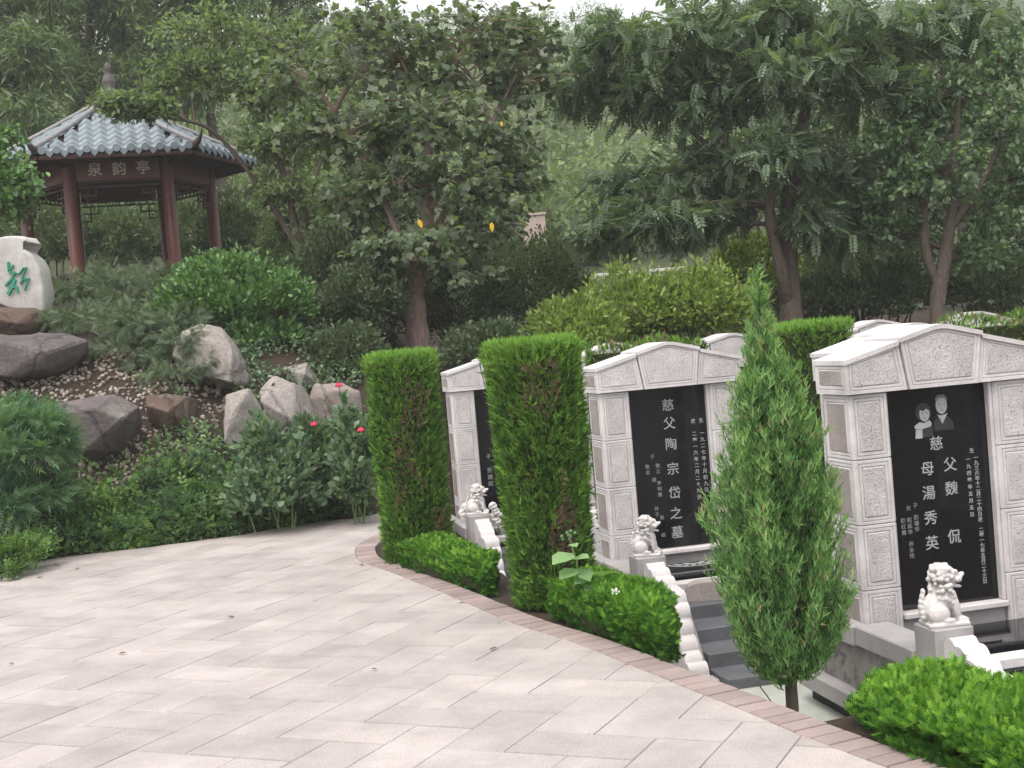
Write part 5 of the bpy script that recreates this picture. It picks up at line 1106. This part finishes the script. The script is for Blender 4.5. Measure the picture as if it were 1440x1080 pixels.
# ------------------------------------------------------------------ small things
# broad-leaved weed in the low hedge
b_ = PX(800, 830, 7.2)
e = thing('broadleaf_weed', 'tall broad-leaved weed with a pale flower head growing from the low hedge', 'weed', (b_[0], 7.2, b_[2] - .1))
base = np.array([b_[0], 7.2, b_[2] - .1])
def wp(px, py, dz=0): return PX(px, py, 7.2 + dz) - base
t = Tubes(); t.add(catmull([(0, 0, 0), wp(812, 800), wp(806, 775), wp(801, 757)], 5), np.linspace(.007, .004, 16), 5); t.add(catmull([wp(826, 830), wp(840, 818), wp(852, 812)], 4), np.linspace(.006, .004, 9), 5); t.build('stem', M['stem_green'], e)
for (x0, y0), (x1, y1), s in (((806, 778), (776, 790), .17), ((812, 800), (784, 812), .15), ((815, 800), (830, 815), .13), ((806, 785), (836, 780), .12), ((850, 812), (848, 800), .15), ((852, 812), (868, 798), .12), ((840, 825), (820, 828), .13), ((852, 820), (872, 828), .10), ((803, 765), (815, 768), .08), ((826, 815), (806, 818), .13)):
    a = wp(x0, y0, -.03); b2 = wp(x1, y1, -.12); d = b2 - a
    V, Fc = T_OVAL; o = scatter('leaf', (V * np.array([1.25, 1, 1]), Fc), np.zeros((1, 3)), d[None] + np.array([[0, -.03, .0]]), np.array([[0, -.35, 1.0]]), np.array([s]), np.array([rng.uniform()]), M['lf_weed'], e); o.location = a
bm = bmesh.new()
for q in range(9): bmesh.ops.create_icosphere(bm, subdivisions=1, radius=.011, matrix=Matrix.Translation((rng.normal() * .018, rng.normal() * .018, rng.normal() * .010)))
link('flower_head', mesh_bm('flower_head', bm, M['lf_weed'], True), e, tuple(wp(800, 754)))
# white trumpet flower on the hedge
p = PX(865, 833, 6.85); bm = bmesh.new()
for q in range(5):
    a = q * 2 * math.pi / 5; c0 = bm.verts.new((0, 0, -.012)); pts = [bm.verts.new((math.cos(a + da) * r_ * .6, math.sin(a + da) * r_ * .6, zz_ * .6)) for da, r_, zz_ in ((-.6, .018, .006), (-.35, .034, .016), (0, .038, .018), (.35, .034, .016), (.6, .018, .006))]
    for i in range(4): bm.faces.new((c0, pts[i], pts[i + 1]))
o = link('white_flower', mesh_bm('white_flower', bm, M['petal_white']), None, tuple(p)); o.rotation_euler = (.8, .1, 0); tag(o, 'single white flower lying on the weedy low hedge', 'flower')
# white ball flowers beside the far lion
p = np.array((-.58, 12.67)) + TR * .30 + TF * .40
e = thing('flower_bouquet', 'white ball-shaped flowers standing by the far carved lion', 'flowers', (p[0], p[1], -.16))
bm = bmesh.new()
for q in range(40): d = rand_dir(1)[0]; bmesh.ops.create_icosphere(bm, subdivisions=1, radius=.016, matrix=Matrix.Translation(Vector(d) * .026))
BALL = mesh_bm('flower', bm, M['petal_white'], True)
t = Tubes(); base = np.array([p[0], p[1], -.16])
for fx, fy in ((655, 713), (650, 722), (693, 712), (690, 730), (697, 720), (691, 741), (699, 733), (661, 725)):
    Zf = 12.15 if fx > 670 else 12.45
    q = PX(fx, fy, Zf) - base; link('flower', BALL, e, tuple(q)); t.add(bez((q[0] * .55, q[1] * .3, -.05), q * .6, q - np.array([0, 0, .02]), 5), [.004] * 5, 4)
t.build('stem', M['stem_green'], e); box('vase', (-.06, .2, -.05, .05, -.05, .03), M['granite_grey'], e, .01)
# dry leaves on the path
lv = [((320, 868), 'dry leaf lying in the middle left of the path'), ((178, 918), 'dry leaf on the pavers in the left foreground'), ((12, 934), 'dry leaf at the left frame edge of the path'), ((505, 795), 'small dry leaf by the tip of the brick border'), ((700, 912), 'tiny dry leaf right of the path centre'), ((522, 942), 'dark bit of leaf on the pale patched pavers'), ((75, 795), 'dry leaf near the far left path edge'), ((85, 796), 'second dry leaf near the far left path edge, right of its twin'), ((105, 800), 'curled dry leaf in front of the far left path edge'), ((60, 812), 'long dry sprig on the far left path corner')]
for (px, py), lab in lv:
    g_ = GP(px, py, .006); V, Fc = T_OVAL; o = scatter('fallen_leaf', (V * np.array([1, 1, 1.6]), Fc), np.zeros((1, 3)), np.array([[rng.normal(), rng.normal() * .4, 0]]), np.array([[0, 0, 1.0]]), np.array([rng.uniform(.03, .05)]), np.array([.5]), M['fallen']); o.location = (g_[0], g_[1], .010); tag(o, lab, 'leaf', 'dry leaves on the path')

# lettering becomes plain meshes
dg = bpy.context.evaluated_depsgraph_get()
for o in FONTS:
    me = bpy.data.meshes.new_from_object(o.evaluated_get(dg)); n_ = link('lettering', me, o.parent); n_.matrix_local = o.matrix_local.copy(); cu = o.data; nm = cu.name.split('.')[0]
    multi = len(cu.body) > 1; bpy.data.objects.remove(o); bpy.data.curves.remove(cu); n_.name = nm; me.name = nm
    if multi: stuff(n_)

# ------------------------------------------------------------------ haze
hz = box('haze', (-300, 300, -30, 400, -3, 75), M['soil'], None, 0); hz.data.materials.clear()
m, nt, N, L = newmat('haze_air'); out = N.new('ShaderNodeOutputMaterial'); pv_ = N.new('ShaderNodeVolumePrincipled')
pv_.inputs['Color'].default_value = (.92, .96, .97, 1); pv_.inputs['Density'].default_value = .0014; pv_.inputs['Anisotropy'].default_value = .2
L.new(pv_.outputs[0], out.inputs['Volume']); hz.data.materials.append(m); stuff(hz); tag(hz, 'thin pale haze over the hillside', 'haze')
print('TRIS', sorted([(len(o.data.polygons), o.parent.name if o.parent else o.name) for o in bpy.data.objects if o.type == 'MESH'])[-25:])
print('objects', len(bpy.data.objects), 'tris', sum(len(o.data.polygons) for o in bpy.data.objects if o.type == 'MESH'))
